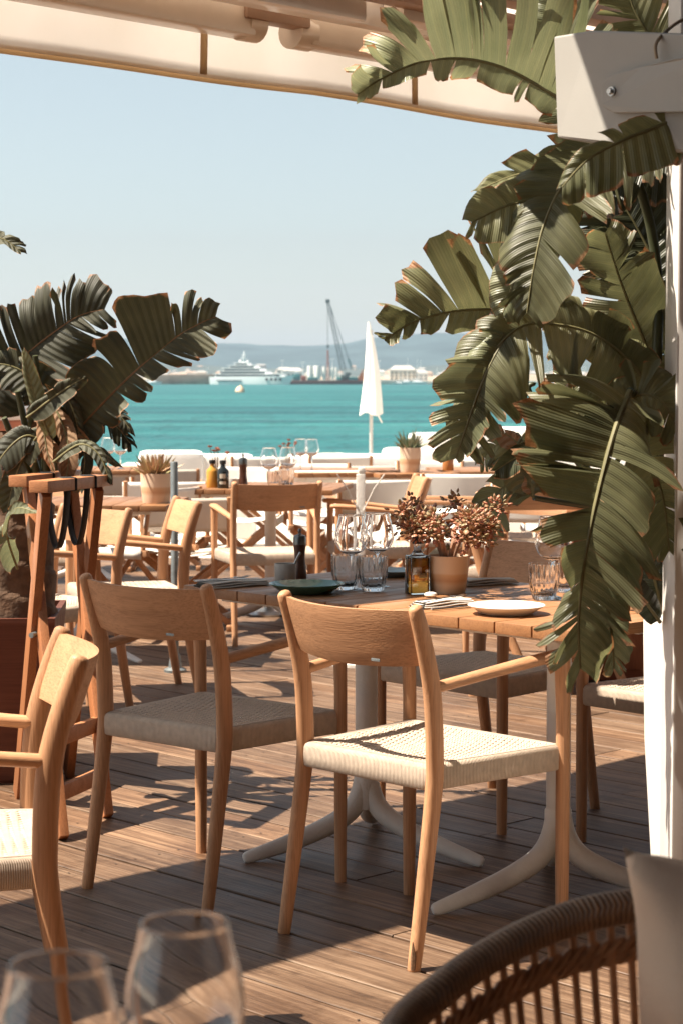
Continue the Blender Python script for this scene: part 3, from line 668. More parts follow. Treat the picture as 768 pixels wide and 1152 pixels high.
bottle('amber_bottle',(.66,12.4,ZT),'small amber bottle on the table near the white sofas',plain('amber',(.40,.16,.05),.15,noise=0),.15,.035,cap=plain('cork',(.5,.3,.18),.8),neck=.012)

# ================================================================ CANVAS DIRECTOR CHAIRS
def make_canvas(mat):
    t=thing('canvas_chair','','canvas chair'); w=.22
    for s in (-1,1):
        mb=MB(); mb.tube([(s*w,-.20,.44),(s*w,-.225,.60),(s*w,-.245,.745)],(.0125),10); mb.build('back_post',Wz,t)
        mb=MB(); mb.box((s*w,.0,.632),(.045,.47,.022),bev=.005); mb.build('armrest',Wy,t)
        mb=MB(); mb.tube([(s*w,.20,.44),(s*w,.20,.625)],.0125,10); mb.build('front_post',Wz,t)
        mb=MB(); mb.box((s*w,0,.425),(.03,.46,.032),bev=.004); mb.build('side_rail',Wy,t)
        mb=MB(); mb.box((s*w,0,.018),(.03,.46,.03),bev=.004); mb.build('foot_rail',Wy,t)
    for y in (-.16,.16):
        for s in (-1,1):
            mb=MB(); mb.tube([(s*w,y+s*.012,.035),(-s*w,y+s*.012,.41)],(.018,.010),8,up=(0,1,0)); mb.build('cross_leg',Wz,t)
    mb=MB()
    def b(u,v): x=-w-.016+(2*w+.032)*u; z=.555+.185*v; return (x,-.222-.022*(z-.6)/.14-.030*math.sin(PI*u)*(1-.2*v)+.0,z)
    mb.grid(b,24,8); mb.build('canvas_back',mat,t,solid=.006)
    mb=MB()
    def c(u,v): x=-w+2*w*u; y=-.2+.4*v; return (x,y,.446-.030*math.sin(PI*u))
    mb.grid(c,20,8)
    mb.grid(lambda u,v:(-w-.018,-.2+.4*u,.446-.05*v),8,2); mb.grid(lambda u,v:(w+.018,-.2+.4*u,.446-.05*v),8,2)
    mb.build('canvas_seat',mat,t,solid=.006)
    return t
CW=make_canvas(CANVAS); CBe=make_canvas(BEIGE); CG='canvas director chairs around the back tables'
place(CBe,(-.80,10.38,0),R(2),'beige canvas chair behind the grey metal post, its back to us',True,CG).scale=(1,1,.93)
place(CW,(-.96,11.0,0),R(4),'white canvas chair directly behind the pink succulent pot',True,CG)
place(CBe,(-1.64,13.6,0),R(-3),'beige canvas chair below the wine glasses at the left plant',False,CG)
place(CBe,(-1.20,13.7,0),R(3),'beige canvas chair between the left plant and the white rounded armchair',False,CG)
place(CBe,(-.235,13.7,0),R(3),'shaded beige canvas chair behind the rose-tinted wine glasses',False,CG)
place(CW,(.175,11.2,0),R(8),'white canvas chair behind the white upright stake',False,CG)
place(CW,(.72,11.9,0),R(-6),'white canvas chair right of the aloe pot, over the jade succulent',False,CG)
place(CBe,(.25,14.3,0),R(2),'beige canvas chair behind the white one with the stake, in line with the low seats',False,CG)
place(CW,(-.15,12.9,0),R(185),'white canvas chair facing us across the far table',False,CG)
place(CW,(1.35,11.6,0),R(20),'white canvas chair beside the hanging leaf on the right',False,CG)
place(CW,(-1.05,10.2,0),R(60),'white canvas chair left of the small bottle table',False,CG)
place(CBe,(1.25,9.6,0),R(75),'canvas chair seen sideways behind the big leaf on the right',False,CG)
place(CW,(.62,13.3,0),R(185),'white canvas chair facing us near the amber bottle',False,CG)
for x_,y_,r_,l_ in ((-.62,12.4,176,'white canvas chair facing us between the yellow bottle and the brown mill, far back'),(1.02,10.5,-12,'white canvas chair close behind the right edge of the jade succulent'),
    (-1.95,11.6,10,'white canvas chair behind the left plant trunk'),(1.75,12.8,-10,'white canvas chair far right behind the small torn plant'),(.95,14.2,4,'white canvas chair in line with the low seats right of the parasol pole'),
    (-.55,14.6,-4,'white canvas chair at the terrace edge behind the brown mill'),(.60,10.9,80,'white canvas chair turned sideways behind the leftward armchair'),(-.02,14.7,3,'white canvas chair at the terrace edge behind the small wine glasses'),(-.08,11.9,182,'white canvas chair facing us behind the small bottle table')):
    place(CW,(x_,y_,0),R(r_),l_,False,CG)
# folding chair with leaning legs behind the right glasses
t=thing('folding_chair','wooden folding chair with leaning legs and brown back, seen between the hanging leaves','folding chair',(.80,8.3,0),R(10))
for s in (-1,1):
    mb=MB(); mb.tube([(s*.2-.10,-.18,0),(s*.2+.0,-.02,.42),(s*.2+.04,.0,.62),(s*.2+.055,.02,.86)],(.022,.014),10,up=(0,1,0),cap_round=True); mb.build('back_leg',Wz,t)
    mb=MB(); mb.tube([(s*.2+.17,-.12,0),(s*.2-.02,.02,.50),(s*.2-.06,.03,.66)],(.019,.013),10,up=(0,1,0)); mb.build('front_leg',Wz,t)
    mb=MB(); mb.box((s*.2-.02,-.1,.665),(.05,.42,.024),bev=.006); mb.build('armrest',Wy,t)
mb=MB()
mb.box((.06,.0,.80),(.42,.022,.11),bev=.008); mb.build('backrest',Wx,t)
mb=MB(); mb.grid(lambda u,v:(-.2+.44*u,-.22+.40*v,.43-.02*math.sin(PI*u)),12,6); mb.build('canvas_seat',CANVAS,t,solid=.006)
for z in (.12,.30):
    mb=MB(); mb.box((-.02,-.1,z),(.40,.02,.03),bev=.003); mb.build('stretcher',Wx,t)

# grey metal umbrella post and round steel base
p=at(197,660,Y=8.75); t=thing('parasol_holder','grey metal parasol post standing beside the sunlit backrest','parasol holder',(p.x,8.75,0))
mb=MB(); mb.lathe([(0,0),(.0165,0),(.0165,.925),(.014,.93),(0,.93)],20); mb.build('post',GREYMET,t)
mb=MB(); mb.lathe([(0,0),(.05,0),(.05,.012),(.04,.018),(.03,.022),(.022,.08),(0,.08)],36); mb.build('base_disc',GREYMET,t)
p=at(300,700,z=0); t=thing('umbrella_stand','round steel umbrella stand on the deck behind the table leg','umbrella stand',(p.x,p.y+.35,0))
mb=MB(); mb.lathe([(0,0),(.125,0),(.128,.01),(.12,.028),(.05,.036),(.03,.04),(0,.04)],40); mb.build('base_disc',STEEL,t)
mb=MB(); mb.lathe([(0,.03),(.028,.04),(.028,.16),(.024,.17),(0,.17)],24); mb.build('sleeve',STEEL,t)
# white stake with cords
p=at(405.5,600,Y=9.0); t=thing('stake','white square wooden stake with two thin cords','stake',(p.x,9.0,0))
mb=MB(); mb.box((0,0,.432),(.040,.040,.864),bev=.004); mb.build('post',WHITE,t)
mb=MB(); mb.box((.004,0,.879),(.030,.034,.03),bev=.006); mb.build('post_cap',WHITE,t)
for s in (-1,1):
    mb=MB(); mb.tube([(s*.012,-.024,.70),(s*.06,-.03,.80),(s*.105,-.04,.865)],.0028,6); mb.build('cord',WHITE,t)
mb=MB(); mb.lathe([(0,0),(.14,0),(.14,.014),(0,.016)],24); mb.build('base_plate',WHITE,t)

# ================================================================ FOLDING STAND
t=thing('folding_stand','tall folding stand of reddish teak with black straps, in front of the left plant','folding stand')
a_=Vector((-.945,5.94,0)); b_=Vector((-.835,5.62,0)); Rv=Vector((.108,.335,0)); H_=1.0
w2=(b_-a_)
def cut(mb,P,Q,wd,th,dirv):   # bar from P to Q, width along dirv
    z=(Q-P).normalized(); x=(Vector(dirv)-z*z.dot(Vector(dirv))).normalized(); y=z.cross(x)
    M=Matrix((x,y,z)).transposed(); mb.box((P+Q)/2,(wd,th,(Q-P).length),rot=M,bev=.003)
zu=Vector((0,0,1)); rn=Rv.normalized()
for k,off in enumerate((Vector((0,0,0)),Rv)):
    sh=rn*(.016 if k==0 else -.016)
    mb=MB(); cut(mb,b_+off+zu*(H_-.03),a_+off-w2*.45+zu*.004,.064,.026,w2); mb.build('crossed_leg',WRED,t)
    mb=MB(); cut(mb,a_+off+sh*1.7+zu*(H_-.03),b_+off+w2*.45+sh*1.7+zu*.004,.064,.026,w2); mb.build('crossed_leg',WRED,t)
    c=(a_+b_)/2+off+zu*.545; mb=MB(); mb.tube([c-rn*.03,c+rn*.05],.008,10); mb.build('pivot_bolt',GREYMET,t)
for P in (a_,b_):
    mb=MB(); cut(mb,P-Rv*.12+zu*(H_-.015),P+Rv*1.13+zu*(H_-.015),.060,.034,w2); mb.build('top_rail',WREDx,t)
for z,s_ in ((.26,1),(.12,1),(.26,0)):
    f=z/H_; q=(a_-w2*.45*(1-f) if s_==0 else b_+w2*.45*(1-f)); q=q+(b_-q)*0
    base=(b_+w2*.45)+(a_-(b_+w2*.45))*f if s_ else (a_-w2*.45)+(b_-(a_-w2*.45))*f
    mb=MB(); cut(mb,base+zu*z,base+Rv+zu*z,.02,.045,w2); mb.build('stretcher',WREDx,t)
for f in (.42,.80):
    A_=a_+Rv*f; B_=b_+Rv*f; pts=[]
    for j in range(15):
        q=j/14; pts.append(A_+(B_-A_)*q+zu*(H_-.015-.20*math.sin(PI*q)**.7))
    mb=MB(); mb.tube(pts,(.019,.0016),6,up=(w2.normalized().cross(zu)).cross(w2.normalized()) if False else None); 
    # flat strap: build as ribbon along Rv
    mb=MB(); vs=[];fs=[]
    for q in pts:
        vs+=[q-rn*.019,q+rn*.019]
    for j in range(14): fs.append((2*j,2*j+1,2*j+3,2*j+2))
    mb.add(vs,fs)
    for P in (A_,B_):
        mb.box(P+zu*(H_-.015),(.060,.042,.036),rot=rotz(math.atan2(w2.y,w2.x)),bev=.004)
    mb.build('strap',STRAP,t,solid=.003)

# ================================================================ BIG LEAVES
def leafmat(name,lo,hi,dry=(.28,.14,.07),trans=.25,shine=.38):
    m,nt,p=newmat(name); uvn=N(nt,'ShaderNodeAttribute',attribute_name='across'); al=N(nt,'ShaderNodeAttribute',attribute_name='along')
    tc=N(nt,'ShaderNodeTexCoord'); oi=N(nt,'ShaderNodeObjectInfo')
    n=N(nt,'ShaderNodeTexNoise',Scale=7.0,Detail=4.0); nt.links.new(tc.outputs['Object'],n.inputs['Vector'])
    n2=N(nt,'ShaderNodeTexNoise',Scale=38.0,Detail=5.0,Roughness=.7); nt.links.new(tc.outputs['Object'],n2.inputs['Vector'])
    g=ramp(nt,n.outputs[0],[(.3,lo),(.7,hi)])
    # veins: fine parallel lines, running outward
    mv=N(nt,'ShaderNodeMath',operation='MULTIPLY'); mv.inputs[1].default_value=2*PI/.0045; nt.links.new(al.outputs['Fac'],mv.inputs[0])
    sn=N(nt,'ShaderNodeMath',operation='SINE'); nt.links.new(mv.outputs[0],sn.inputs[0])
    mv2=N(nt,'ShaderNodeMath',operation='MULTIPLY'); mv2.inputs[1].default_value=2*PI/.021; nt.links.new(al.outputs['Fac'],mv2.inputs[0])
    sn2=N(nt,'ShaderNodeMath',operation='SINE'); nt.links.new(mv2.outputs[0],sn2.inputs[0])
    v=ramp(nt,sn.outputs[0],[(0.0,(.93,.94,.92)),(.8,(1,1,1)),(1,(1.04,1.04,1.0))])
    v2=ramp(nt,sn2.outputs[0],[(0.0,(.93,.94,.93)),(.9,(1.0,1.0,1)),(1,(1.10,1.09,1.04))])
    o=mul(nt,mul(nt,g.outputs[0],v.outputs[0]),v2.outputs[0])
    # dry edge
    ad0=N(nt,'ShaderNodeMath',operation='MULTIPLY_ADD'); ad0.inputs[1].default_value=.10; nt.links.new(n2.outputs[0],ad0.inputs[0]); nt.links.new(uvn.outputs['Fac'],ad0.inputs[2])
    n5=N(nt,'ShaderNodeTexNoise',Scale=11.0,Detail=3.0); nt.links.new(tc.outputs['Object'],n5.inputs['Vector'])
    ad=N(nt,'ShaderNodeMath',operation='MULTIPLY_ADD'); ad.inputs[1].default_value=.34; nt.links.new(n5.outputs[0],ad.inputs[0]); nt.links.new(ad0.outputs[0],ad.inputs[2])
    mdv=N(nt,'ShaderNodeMath',operation='MULTIPLY'); mdv.inputs[1].default_value=.7; nt.links.new(ad.outputs[0],mdv.inputs[0])
    e=ramp(nt,mdv.outputs[0],[(.765,(0,0,0)),(.800,(1,1,1))])
    mx=nt.nodes.new('ShaderNodeMix'); mx.data_type='RGBA'; nt.links.new(e.outputs[0],mx.inputs[0]); nt.links.new(o,mx.inputs[6])
    dn=ramp(nt,n2.outputs[0],[(.35,tuple(x*.35 for x in dry)),(.55,dry),(.75,(.55,.38,.22))]); nt.links.new(dn.outputs[0],mx.inputs[7])
    nt.links.new(mx.outputs[2],p.inputs['Base Color']); p.inputs['Roughness'].default_value=shine; p.inputs['Specular IOR Level'].default_value=.45
    hsl=N(nt,'ShaderNodeHueSaturation'); mrl=N(nt,'ShaderNodeMapRange'); mrl.inputs[3].default_value=.75; mrl.inputs[4].default_value=1.6; nt.links.new(oi.outputs['Random'],mrl.inputs[0]); nt.links.new(mrl.outputs[0],hsl.inputs['Value']); nt.links.new(mx.outputs[2],hsl.inputs['Color']); nt.links.new(hsl.outputs[0],p.inputs['Base Color'])
    bp=N(nt,'ShaderNodeBump',Strength=.35,Distance=.0015); nt.links.new(sn.outputs[0],bp.inputs['Height'])
    bp2=N(nt,'ShaderNodeBump',Strength=.5,Distance=.004); nt.links.new(sn2.outputs[0],bp2.inputs['Height']); bp2.inputs['Strength'].default_value=.42; nt.links.new(bp.outputs[0],bp2.inputs['Normal'])
    nt.links.new(bp2.outputs[0],p.inputs['Normal'])
    tr=nt.nodes.new('ShaderNodeBsdfTranslucent'); tcm=N(nt,'ShaderNodeHueSaturation',Value=2.2,Saturation=1.1); nt.links.new(mx.outputs[2],tcm.inputs['Color']); nt.links.new(tcm.outputs[0],tr.inputs['Color'])
    ms=nt.nodes.new('ShaderNodeMixShader'); ms.inputs[0].default_value=trans; nt.links.new(p.outputs[0],ms.inputs[1]); nt.links.new(tr.outputs[0],ms.inputs[2])
    nt.links.new(ms.outputs[0],nt.nodes['Material Output'].inputs['Surface']); return m
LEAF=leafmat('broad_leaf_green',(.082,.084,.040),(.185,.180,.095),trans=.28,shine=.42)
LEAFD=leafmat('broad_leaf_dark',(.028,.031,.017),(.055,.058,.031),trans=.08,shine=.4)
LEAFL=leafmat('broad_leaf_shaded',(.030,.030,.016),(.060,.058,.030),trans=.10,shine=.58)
LEAFP=leafmat('broad_leaf_pale',(.13,.14,.078),(.21,.21,.125),trans=.25)
DRY=leafmat('dried_leaf',(.16,.08,.04),(.34,.20,.11),trans=.1,shine=.7)
RIB=plain('leaf_rib',(.20,.18,.085),.45,noise=.2,scale=20); RIBB=plain('brown_leaf_rib',(.22,.11,.045),.5,noise=.2,scale=20)
STEM=plain('leaf_stalk',(.055,.062,.028),.4,noise=.25,scale=15)
G=Vector((0,0,-1)); SP=1.6
def leaf(parent,rib,wl,wr,nl=7,nr=7,face=(-.2,-.9,.35),mat=None,ribmat=None,seed=1,droop=(.5,.5),beta=(18,60),t0=.04,ribr=.0042,gap=.16,tear=.35,shape=None,lift=(.30,.30),ragged=.12,curl=.30,yawj=9,label=None):
    """rib: world points from stalk end to tip. Blade of strips both sides, each torn free of its neighbours."""
    rr=random.Random(seed); P=[Vector(p) for p in rib]; P,_=catmull(P,[(1,1)]*len(P),14); n=len(P)-1
    cum=[0]
    for i in range(n): cum.append(cum[-1]+(P[i+1]-P[i]).length)
    L=cum[-1]
    def pos(t):
        d=t*L; i=0
        lo,hi=0,n
        while hi-lo>1:
            mid=(lo+hi)//2
            if cum[mid]<=d: lo=mid
            else: hi=mid
        f=(d-cum[lo])/max(1e-9,cum[lo+1]-cum[lo]); return P[lo]+(P[lo+1]-P[lo])*f, (P[min(lo+2,n)]-P[max(lo-1,0)]).normalized()
    F=Vector(face).normalized()
    dflt=[(0,.55),(.15,.85),(.4,1),(.7,.92),(.88,.66),(1,.34)]
    def pw(tab):
        def f(t):
            for (a,ya),(b,yb) in zip(tab,tab[1:]):
                if t<=b: return ya+(yb-ya)*(t-a)/(b-a)
            return tab[-1][1]
        return f
    shps=(pw(shape[0]),pw(shape[1])) if isinstance(shape,tuple) else (pw(shape or dflt),)*2
    mb=MB(); AC=[];AL=[]
    nl=int(round(nl*SP)) if nl>2 else nl; nr=int(round(nr*SP)) if nr>2 else nr; P0=None
    for side,W,ns,dr,lf in ((1,wl,nl,droop[0],lift[0]),(-1,wr,nr,droop[1],lift[1])):
        if W<=0: continue
        shp=shps[0 if side==1 else 1]
        ts=[t0]; 
        wts=[rr.choice([.35,.6,1,1.7,2.3])*rr.uniform(.8,1.2) for _ in range(ns)]; tot=sum(wts)
        for x in wts: ts.append(ts[-1]+(1-t0)*x/tot)
        for k in range(ns):
            ta,tb=ts[k],ts[k+1]; M=max(3,int((tb-ta)*L/.012)); S=16
            sd=rr.uniform(-1,1); ddr=dr*(1+.5*rr.uniform(-1,1))+.10*rr.uniform(-1,1); bend=rr.uniform(-.25,.35); dyaw=rr.uniform(-1,1)*yawj; slope=rr.uniform(-.16,.16); jag=rr.uniform(0,9); tw=rr.uniform(-1,1)*curl; g_=gap*(rr.uniform(.7,1.5) if rr.random()<.45 else rr.uniform(.0,.35))
            ln=1-ragged*rr.random()*1.3-(.22*rr.random() if rr.random()<.25 else 0); attach=tear*rr.uniform(.3,1.2)
            o=len(mb.v); vs=[]
            for j in range(M+1):
                q=j/M
                for i in range(S+1):
                    s=i/S
                    # strip narrows where it is torn away from its neighbours
                    nar=0 if s<attach else g_*((s-attach)/(1-attach))**.8
                    qq=.5+(q-.5)*(1-nar)
                    t=ta+(tb-ta)*qq
                    p,T=pos(t); Sd=T.cross(F); Sd=(Sd/(Sd.length+1e-9))*side; Nn=Sd.cross(T)*side*1.0
                    if Nn.dot(F)<0: Nn=-Nn
                    be=R(beta[0]+(beta[1]-beta[0])*t**1.6+dyaw)
                    w=W*shp(t)*ln*(1+ .05*math.sin(7*q+sd*9))
                    # rounded strip end
                    w*=1-.09*abs(2*q-1)**4+slope*(q-.5)*2*.5+.045*mn.noise((q*5+jag,k*3.1,seed))+.02*mn.noise((q*17+jag,k*3.1,seed))
                    l=s*w
                    d0=(Sd*math.cos(be)+T*math.sin(be))
                    lift_=lf*(1-s)+0.0
                    hz=l
                    dz=-ddr*l*s
                    v=p+d0*(hz*(1-.25*abs(ddr)*s*s))+G*(ddr*l*s*.55)+Nn*(lf*l*(1-.6*s)-bend*W*s*s*s*.8+tw*w*.16*s*s*(2*q-1)*2+ .004*math.sin(q*PI*2+sd*3)*s+.018*W*mn.noise((t*9+seed,s*2.2+side*3,seed*.7)))
                    vs.append(v); AC.append(s**1 if True else 0); AL.append(t*L)
                    # brown also along torn flanks near the end
            # flank browning
            for j in range(M+1):
                for i in range(S+1):
                    s=i/S; e=abs(2*j/M-1)
                    idx=len(AC)-len(vs)+j*(S+1)+i
                    AC[idx]=max(AC[idx]*.90+.0, 0)+ (.13*e**5*(s**1.5)) + (.012 if s>.99 else 0)
            mb.add(vs,[(j*(S+1)+i,j*(S+1)+i+1,(j+1)*(S+1)+i+1,(j+1)*(S+1)+i) for j in range(M) for i in range(S)])
    mb.att['across']=AC; mb.att['along']=AL
    ob=mb.build('leaf',mat or LEAF,parent,angle=180)
    mr=MB(); k=8; pr=[P[i] for i in range(0,n+1,2)]; mr.tube(pr,[ribr*(1-.75*i/len(pr)) for i in range(len(pr))],8)
    mr.build('midrib',ribmat or RIB,ob); 
    if label: ob['label']=label
    return ob
def stalk(parent,pts,r0=.014,r1=.008,mat=None):
    mb=MB(); n=len(pts); mb.tube(pts,[r0+(r1-r0)*i/(n-1) for i in range(n)],10,smooth=8); return mb.build('leaf_stalk',mat or STEM,parent)
def W(*l): return [at(*p) for p in l]
# right plant, rooted in the tall white planter
PX,PY=.812,4.25
rp=thing('broad_leaf_plant','large broad-leaved plant with torn brown-edged leaves rising from the tall white planter','plant',(0,0,0))
def root_(k): return Vector((PX+.03*math.cos(k*1.9),PY+.03*math.sin(k*1.9),.74))
def L_(pts,**k):
    st=k.pop('st',None); ob=leaf(rp,W(*pts),**k)
    if st is not None: stalk(rp,[root_(k.get('seed',1))]+W(*st)+[W(pts[0])[0]])
    return ob
# top leaf against the awning
L_([(640,118,4.0),(606,97,3.95),(565,76,3.9),(520,66,3.85),(472,70,3.8),(430,88,3.78),(402,106,3.76)],wl=.26,wr=.055,nl=10,nr=5,face=(0,-1,-.15),seed=11,droop=(-.05,.3),beta=(18,48),gap=.34,yawj=5,tear=.18,shape=([(0,1),(.35,1),(.55,.8),(.75,.42),(1,.13)],[(0,1),(.6,.8),(1,.4)]),mat=LEAFP,st=[(740,560,4.05),(738,300,4.1),(700,170,4.05)],label='pale green top leaf reaching over the awning edge')
# dark fan leaf behind
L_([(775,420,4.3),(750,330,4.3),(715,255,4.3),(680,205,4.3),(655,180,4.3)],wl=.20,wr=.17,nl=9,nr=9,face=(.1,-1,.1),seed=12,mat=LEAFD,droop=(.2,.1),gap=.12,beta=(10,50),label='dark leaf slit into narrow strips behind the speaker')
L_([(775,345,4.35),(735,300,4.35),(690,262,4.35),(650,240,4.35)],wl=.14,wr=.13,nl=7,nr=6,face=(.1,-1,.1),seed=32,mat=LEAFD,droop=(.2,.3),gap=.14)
# upper drooping leaf
L_([(770,165,3.9),(720,170,3.88),(672,178,3.84),(635,205,3.80),(612,250,3.77),(600,300,3.75),(592,352,3.75)],wl=.12,wr=.13,nl=7,nr=7,face=(-.2,-.9,.5),seed=13,droop=(.5,.15),beta=(10,40),gap=.35,tear=.12,mat=LEAF,lift=(.1,.1),st=[(752,520,4.2),(762,320,4.12),(785,220,4.0)],label='upper leaf folded downward under the speaker')
L_([(765,165,3.95),(710,162,3.95),(660,170,3.92),(612,188,3.9),(570,200,3.88),(536,215,3.86)],wl=.07,wr=.07,nl=3,nr=3,face=(-.1,-.8,.6),seed=14,droop=(.4,.2),beta=(10,55),gap=.08,mat=LEAF)
L_([(650,215,3.86),(610,222,3.84),(568,232,3.82),(530,250,3.80)],wl=.075,wr=.085,nl=2,nr=3,face=(-.1,-1,.2),seed=15,droop=(.2,.1),beta=(5,50),gap=.05,mat=LEAF)
L_([(628,235,3.8),(600,270,3.79),(580,310,3.78),(565,352,3.78)],wl=.06,wr=.07,nl=2,nr=2,face=(-.3,-1,.1),seed=16,droop=(.1,.2),beta=(5,50),gap=.05,mat=LEAFP)
L_([(690,175,4.15),(665,120,4.15),(640,60,4.15),(622,0,4.15)],wl=.16,wr=.14,nl=6,nr=6,face=(0,-1,0),seed=41,droop=(.05,.1),beta=(25,50),gap=.3,mat=LEAFP)
L_([(770,150,4.3),(740,60,4.3),(712,10,4.3),(700,-40,4.3)],wl=.12,wr=.14,nl=5,nr=5,face=(0,-1,0),seed=42,droop=(.05,.1),beta=(25,50),gap=.3,mat=LEAF)
L_([(790,120,3.42),(745,140,3.40),(700,158,3.38),(660,180,3.37),(632,210,3.37)],wl=.045,wr=.085,nl=3,nr=4,face=(0,-1,.3),seed=43,droop=(.2,.3),beta=(20,50),gap=.25,mat=LEAF,label='arching leaf crossing just under the loudspeaker')
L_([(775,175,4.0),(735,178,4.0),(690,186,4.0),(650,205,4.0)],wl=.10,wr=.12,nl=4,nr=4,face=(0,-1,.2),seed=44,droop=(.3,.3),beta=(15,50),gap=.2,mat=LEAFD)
# middle left leaf with finger-like tips
L_([(655,360,4.1),(610,352,4.05),(560,348,4.0),(510,350,3.97),(465,362,3.95),(432,382,3.93)],wl=.19,wr=.05,nl=9,nr=5,face=(0,-1,0),seed=17,droop=(-.05,.2),beta=(28,48),gap=.36,tear=.2,shape=([(0,.6),(.3,.95),(.55,1),(.75,.6),(1,.14)],[(0,.8),(.6,1),(1,.5)]),mat=LEAF,st=[(742,560,4.1),(728,440,4.12),(700,380,4.1)],label='middle leaf with separate finger-like strips reaching left over the sea')
# large arching leaf hanging over the sea
L_([(745,470,3.95),(715,415,3.92),(670,378,3.88),(625,365,3.84),(585,368,3.80),(552,400,3.78),(535,450,3.77),(520,505,3.77)],wl=.10,wr=.15,nl=8,nr=9,face=(.0,-1,.45),seed=18,droop=(.45,.25),beta=(8,35),gap=.18,mat=LEAF,lift=(.2,.35),st=[(750,600,4.2)],label='large torn leaf arching left and hanging down before the sea')
L_([(575,372,3.80),(556,400,3.78),(538,440,3.77),(524,480,3.76),(512,516,3.76)],wl=.10,wr=.05,nl=6,nr=5,face=(.1,-1,.1),seed=19,droop=(.3,.3),beta=(15,45),gap=.22,mat=LEAFP)
# upright leaves at the right
L_([(742,450,4.1),(728,395,4.1),(706,340,4.08),(690,295,4.05),(680,262,4.03)],wl=.12,wr=.12,nl=4,nr=4,face=(-.1,-1,.1),seed=20,droop=(.1,.05),beta=(15,50),gap=.08,mat=LEAF,label='upright leaf with a red-brown edge')
L_([(735,430,4.0),(690,385,3.98),(640,350,3.95),(600,330,3.93)],wl=.09,wr=.08,nl=4,nr=4,face=(-.1,-1,.6),seed=21,droop=(.5,.1),beta=(15,55),gap=.08,mat=LEAF)
L_([(700,420,3.98),(675,395,3.96),(645,385,3.95),(622,405,3.94)],wl=.05,wr=.05,nl=3,nr=3,face=(0,-1,.4),seed=22,droop=(.4,.1),beta=(15,55),gap=.06,mat=LEAF)
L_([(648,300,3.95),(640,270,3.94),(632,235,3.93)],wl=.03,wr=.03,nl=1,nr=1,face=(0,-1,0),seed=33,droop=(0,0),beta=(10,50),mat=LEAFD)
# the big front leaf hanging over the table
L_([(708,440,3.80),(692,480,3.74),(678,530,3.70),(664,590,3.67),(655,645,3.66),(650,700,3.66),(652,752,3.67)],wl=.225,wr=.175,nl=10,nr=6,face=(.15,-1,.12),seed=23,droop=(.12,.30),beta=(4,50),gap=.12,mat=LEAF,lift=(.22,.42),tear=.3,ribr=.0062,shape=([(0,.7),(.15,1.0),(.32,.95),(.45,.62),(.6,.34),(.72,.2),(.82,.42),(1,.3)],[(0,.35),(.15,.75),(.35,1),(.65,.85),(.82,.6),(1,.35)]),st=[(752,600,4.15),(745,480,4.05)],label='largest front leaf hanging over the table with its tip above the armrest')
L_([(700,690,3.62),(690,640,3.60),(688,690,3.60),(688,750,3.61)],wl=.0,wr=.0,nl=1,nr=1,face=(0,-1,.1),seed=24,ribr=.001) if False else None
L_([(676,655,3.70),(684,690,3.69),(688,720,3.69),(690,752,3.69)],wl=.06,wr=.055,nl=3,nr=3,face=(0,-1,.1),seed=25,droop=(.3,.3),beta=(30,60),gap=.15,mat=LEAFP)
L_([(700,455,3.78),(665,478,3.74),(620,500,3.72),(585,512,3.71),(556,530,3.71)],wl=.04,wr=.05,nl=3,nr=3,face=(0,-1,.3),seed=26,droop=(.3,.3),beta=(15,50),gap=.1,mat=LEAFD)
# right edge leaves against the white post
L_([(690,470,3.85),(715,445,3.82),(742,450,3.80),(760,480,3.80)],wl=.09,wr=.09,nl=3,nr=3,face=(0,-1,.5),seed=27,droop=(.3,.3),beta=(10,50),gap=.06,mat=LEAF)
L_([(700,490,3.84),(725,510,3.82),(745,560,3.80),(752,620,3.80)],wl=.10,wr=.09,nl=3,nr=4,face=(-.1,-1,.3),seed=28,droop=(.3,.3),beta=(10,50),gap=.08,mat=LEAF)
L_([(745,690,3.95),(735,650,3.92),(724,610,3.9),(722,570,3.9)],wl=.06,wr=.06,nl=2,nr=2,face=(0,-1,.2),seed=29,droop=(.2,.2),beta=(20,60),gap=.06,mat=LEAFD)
L_([(742,700,3.9),(722,672,3.86),(705,640,3.84)],wl=.03,wr=.035,nl=1,nr=1,face=(0,-1,.2),seed=35,droop=(.1,.2),beta=(20,60),mat=LEAFD)
# small paddle leaf and slim stalks in front of the sea
L_([(652,485,4.3),(648,455,4.3),(640,420,4.3),(632,385,4.3)],wl=.055,wr=.05,nl=1,nr=1,face=(-.3,-1,.1),seed=30,droop=(.1,.1),beta=(35,60),gap=.0,mat=LEAFP,label='small whole paddle-shaped leaf before the sea')
for k,pts in enumerate([[(655,520,4.2),(640,450,4.2)],[(705,470,4.2),(690,400,4.2)],[(612,470,4.25),(600,430,4.25)],]): stalk(rp,[root_(k)]+W(*pts),.010 if k>2 else .008,.005)
mb=MB()
for k in range(7):
    q=root_(k); mb.tube([q+Vector((0,0,-.02)),q+Vector((0.02*math.cos(k),.02*math.sin(k),.2)),q+Vector((.04*math.cos(k),.04*math.sin(k),.42))],[.03,.024,.012],10)
mb.build('trunk',STEM,rp)
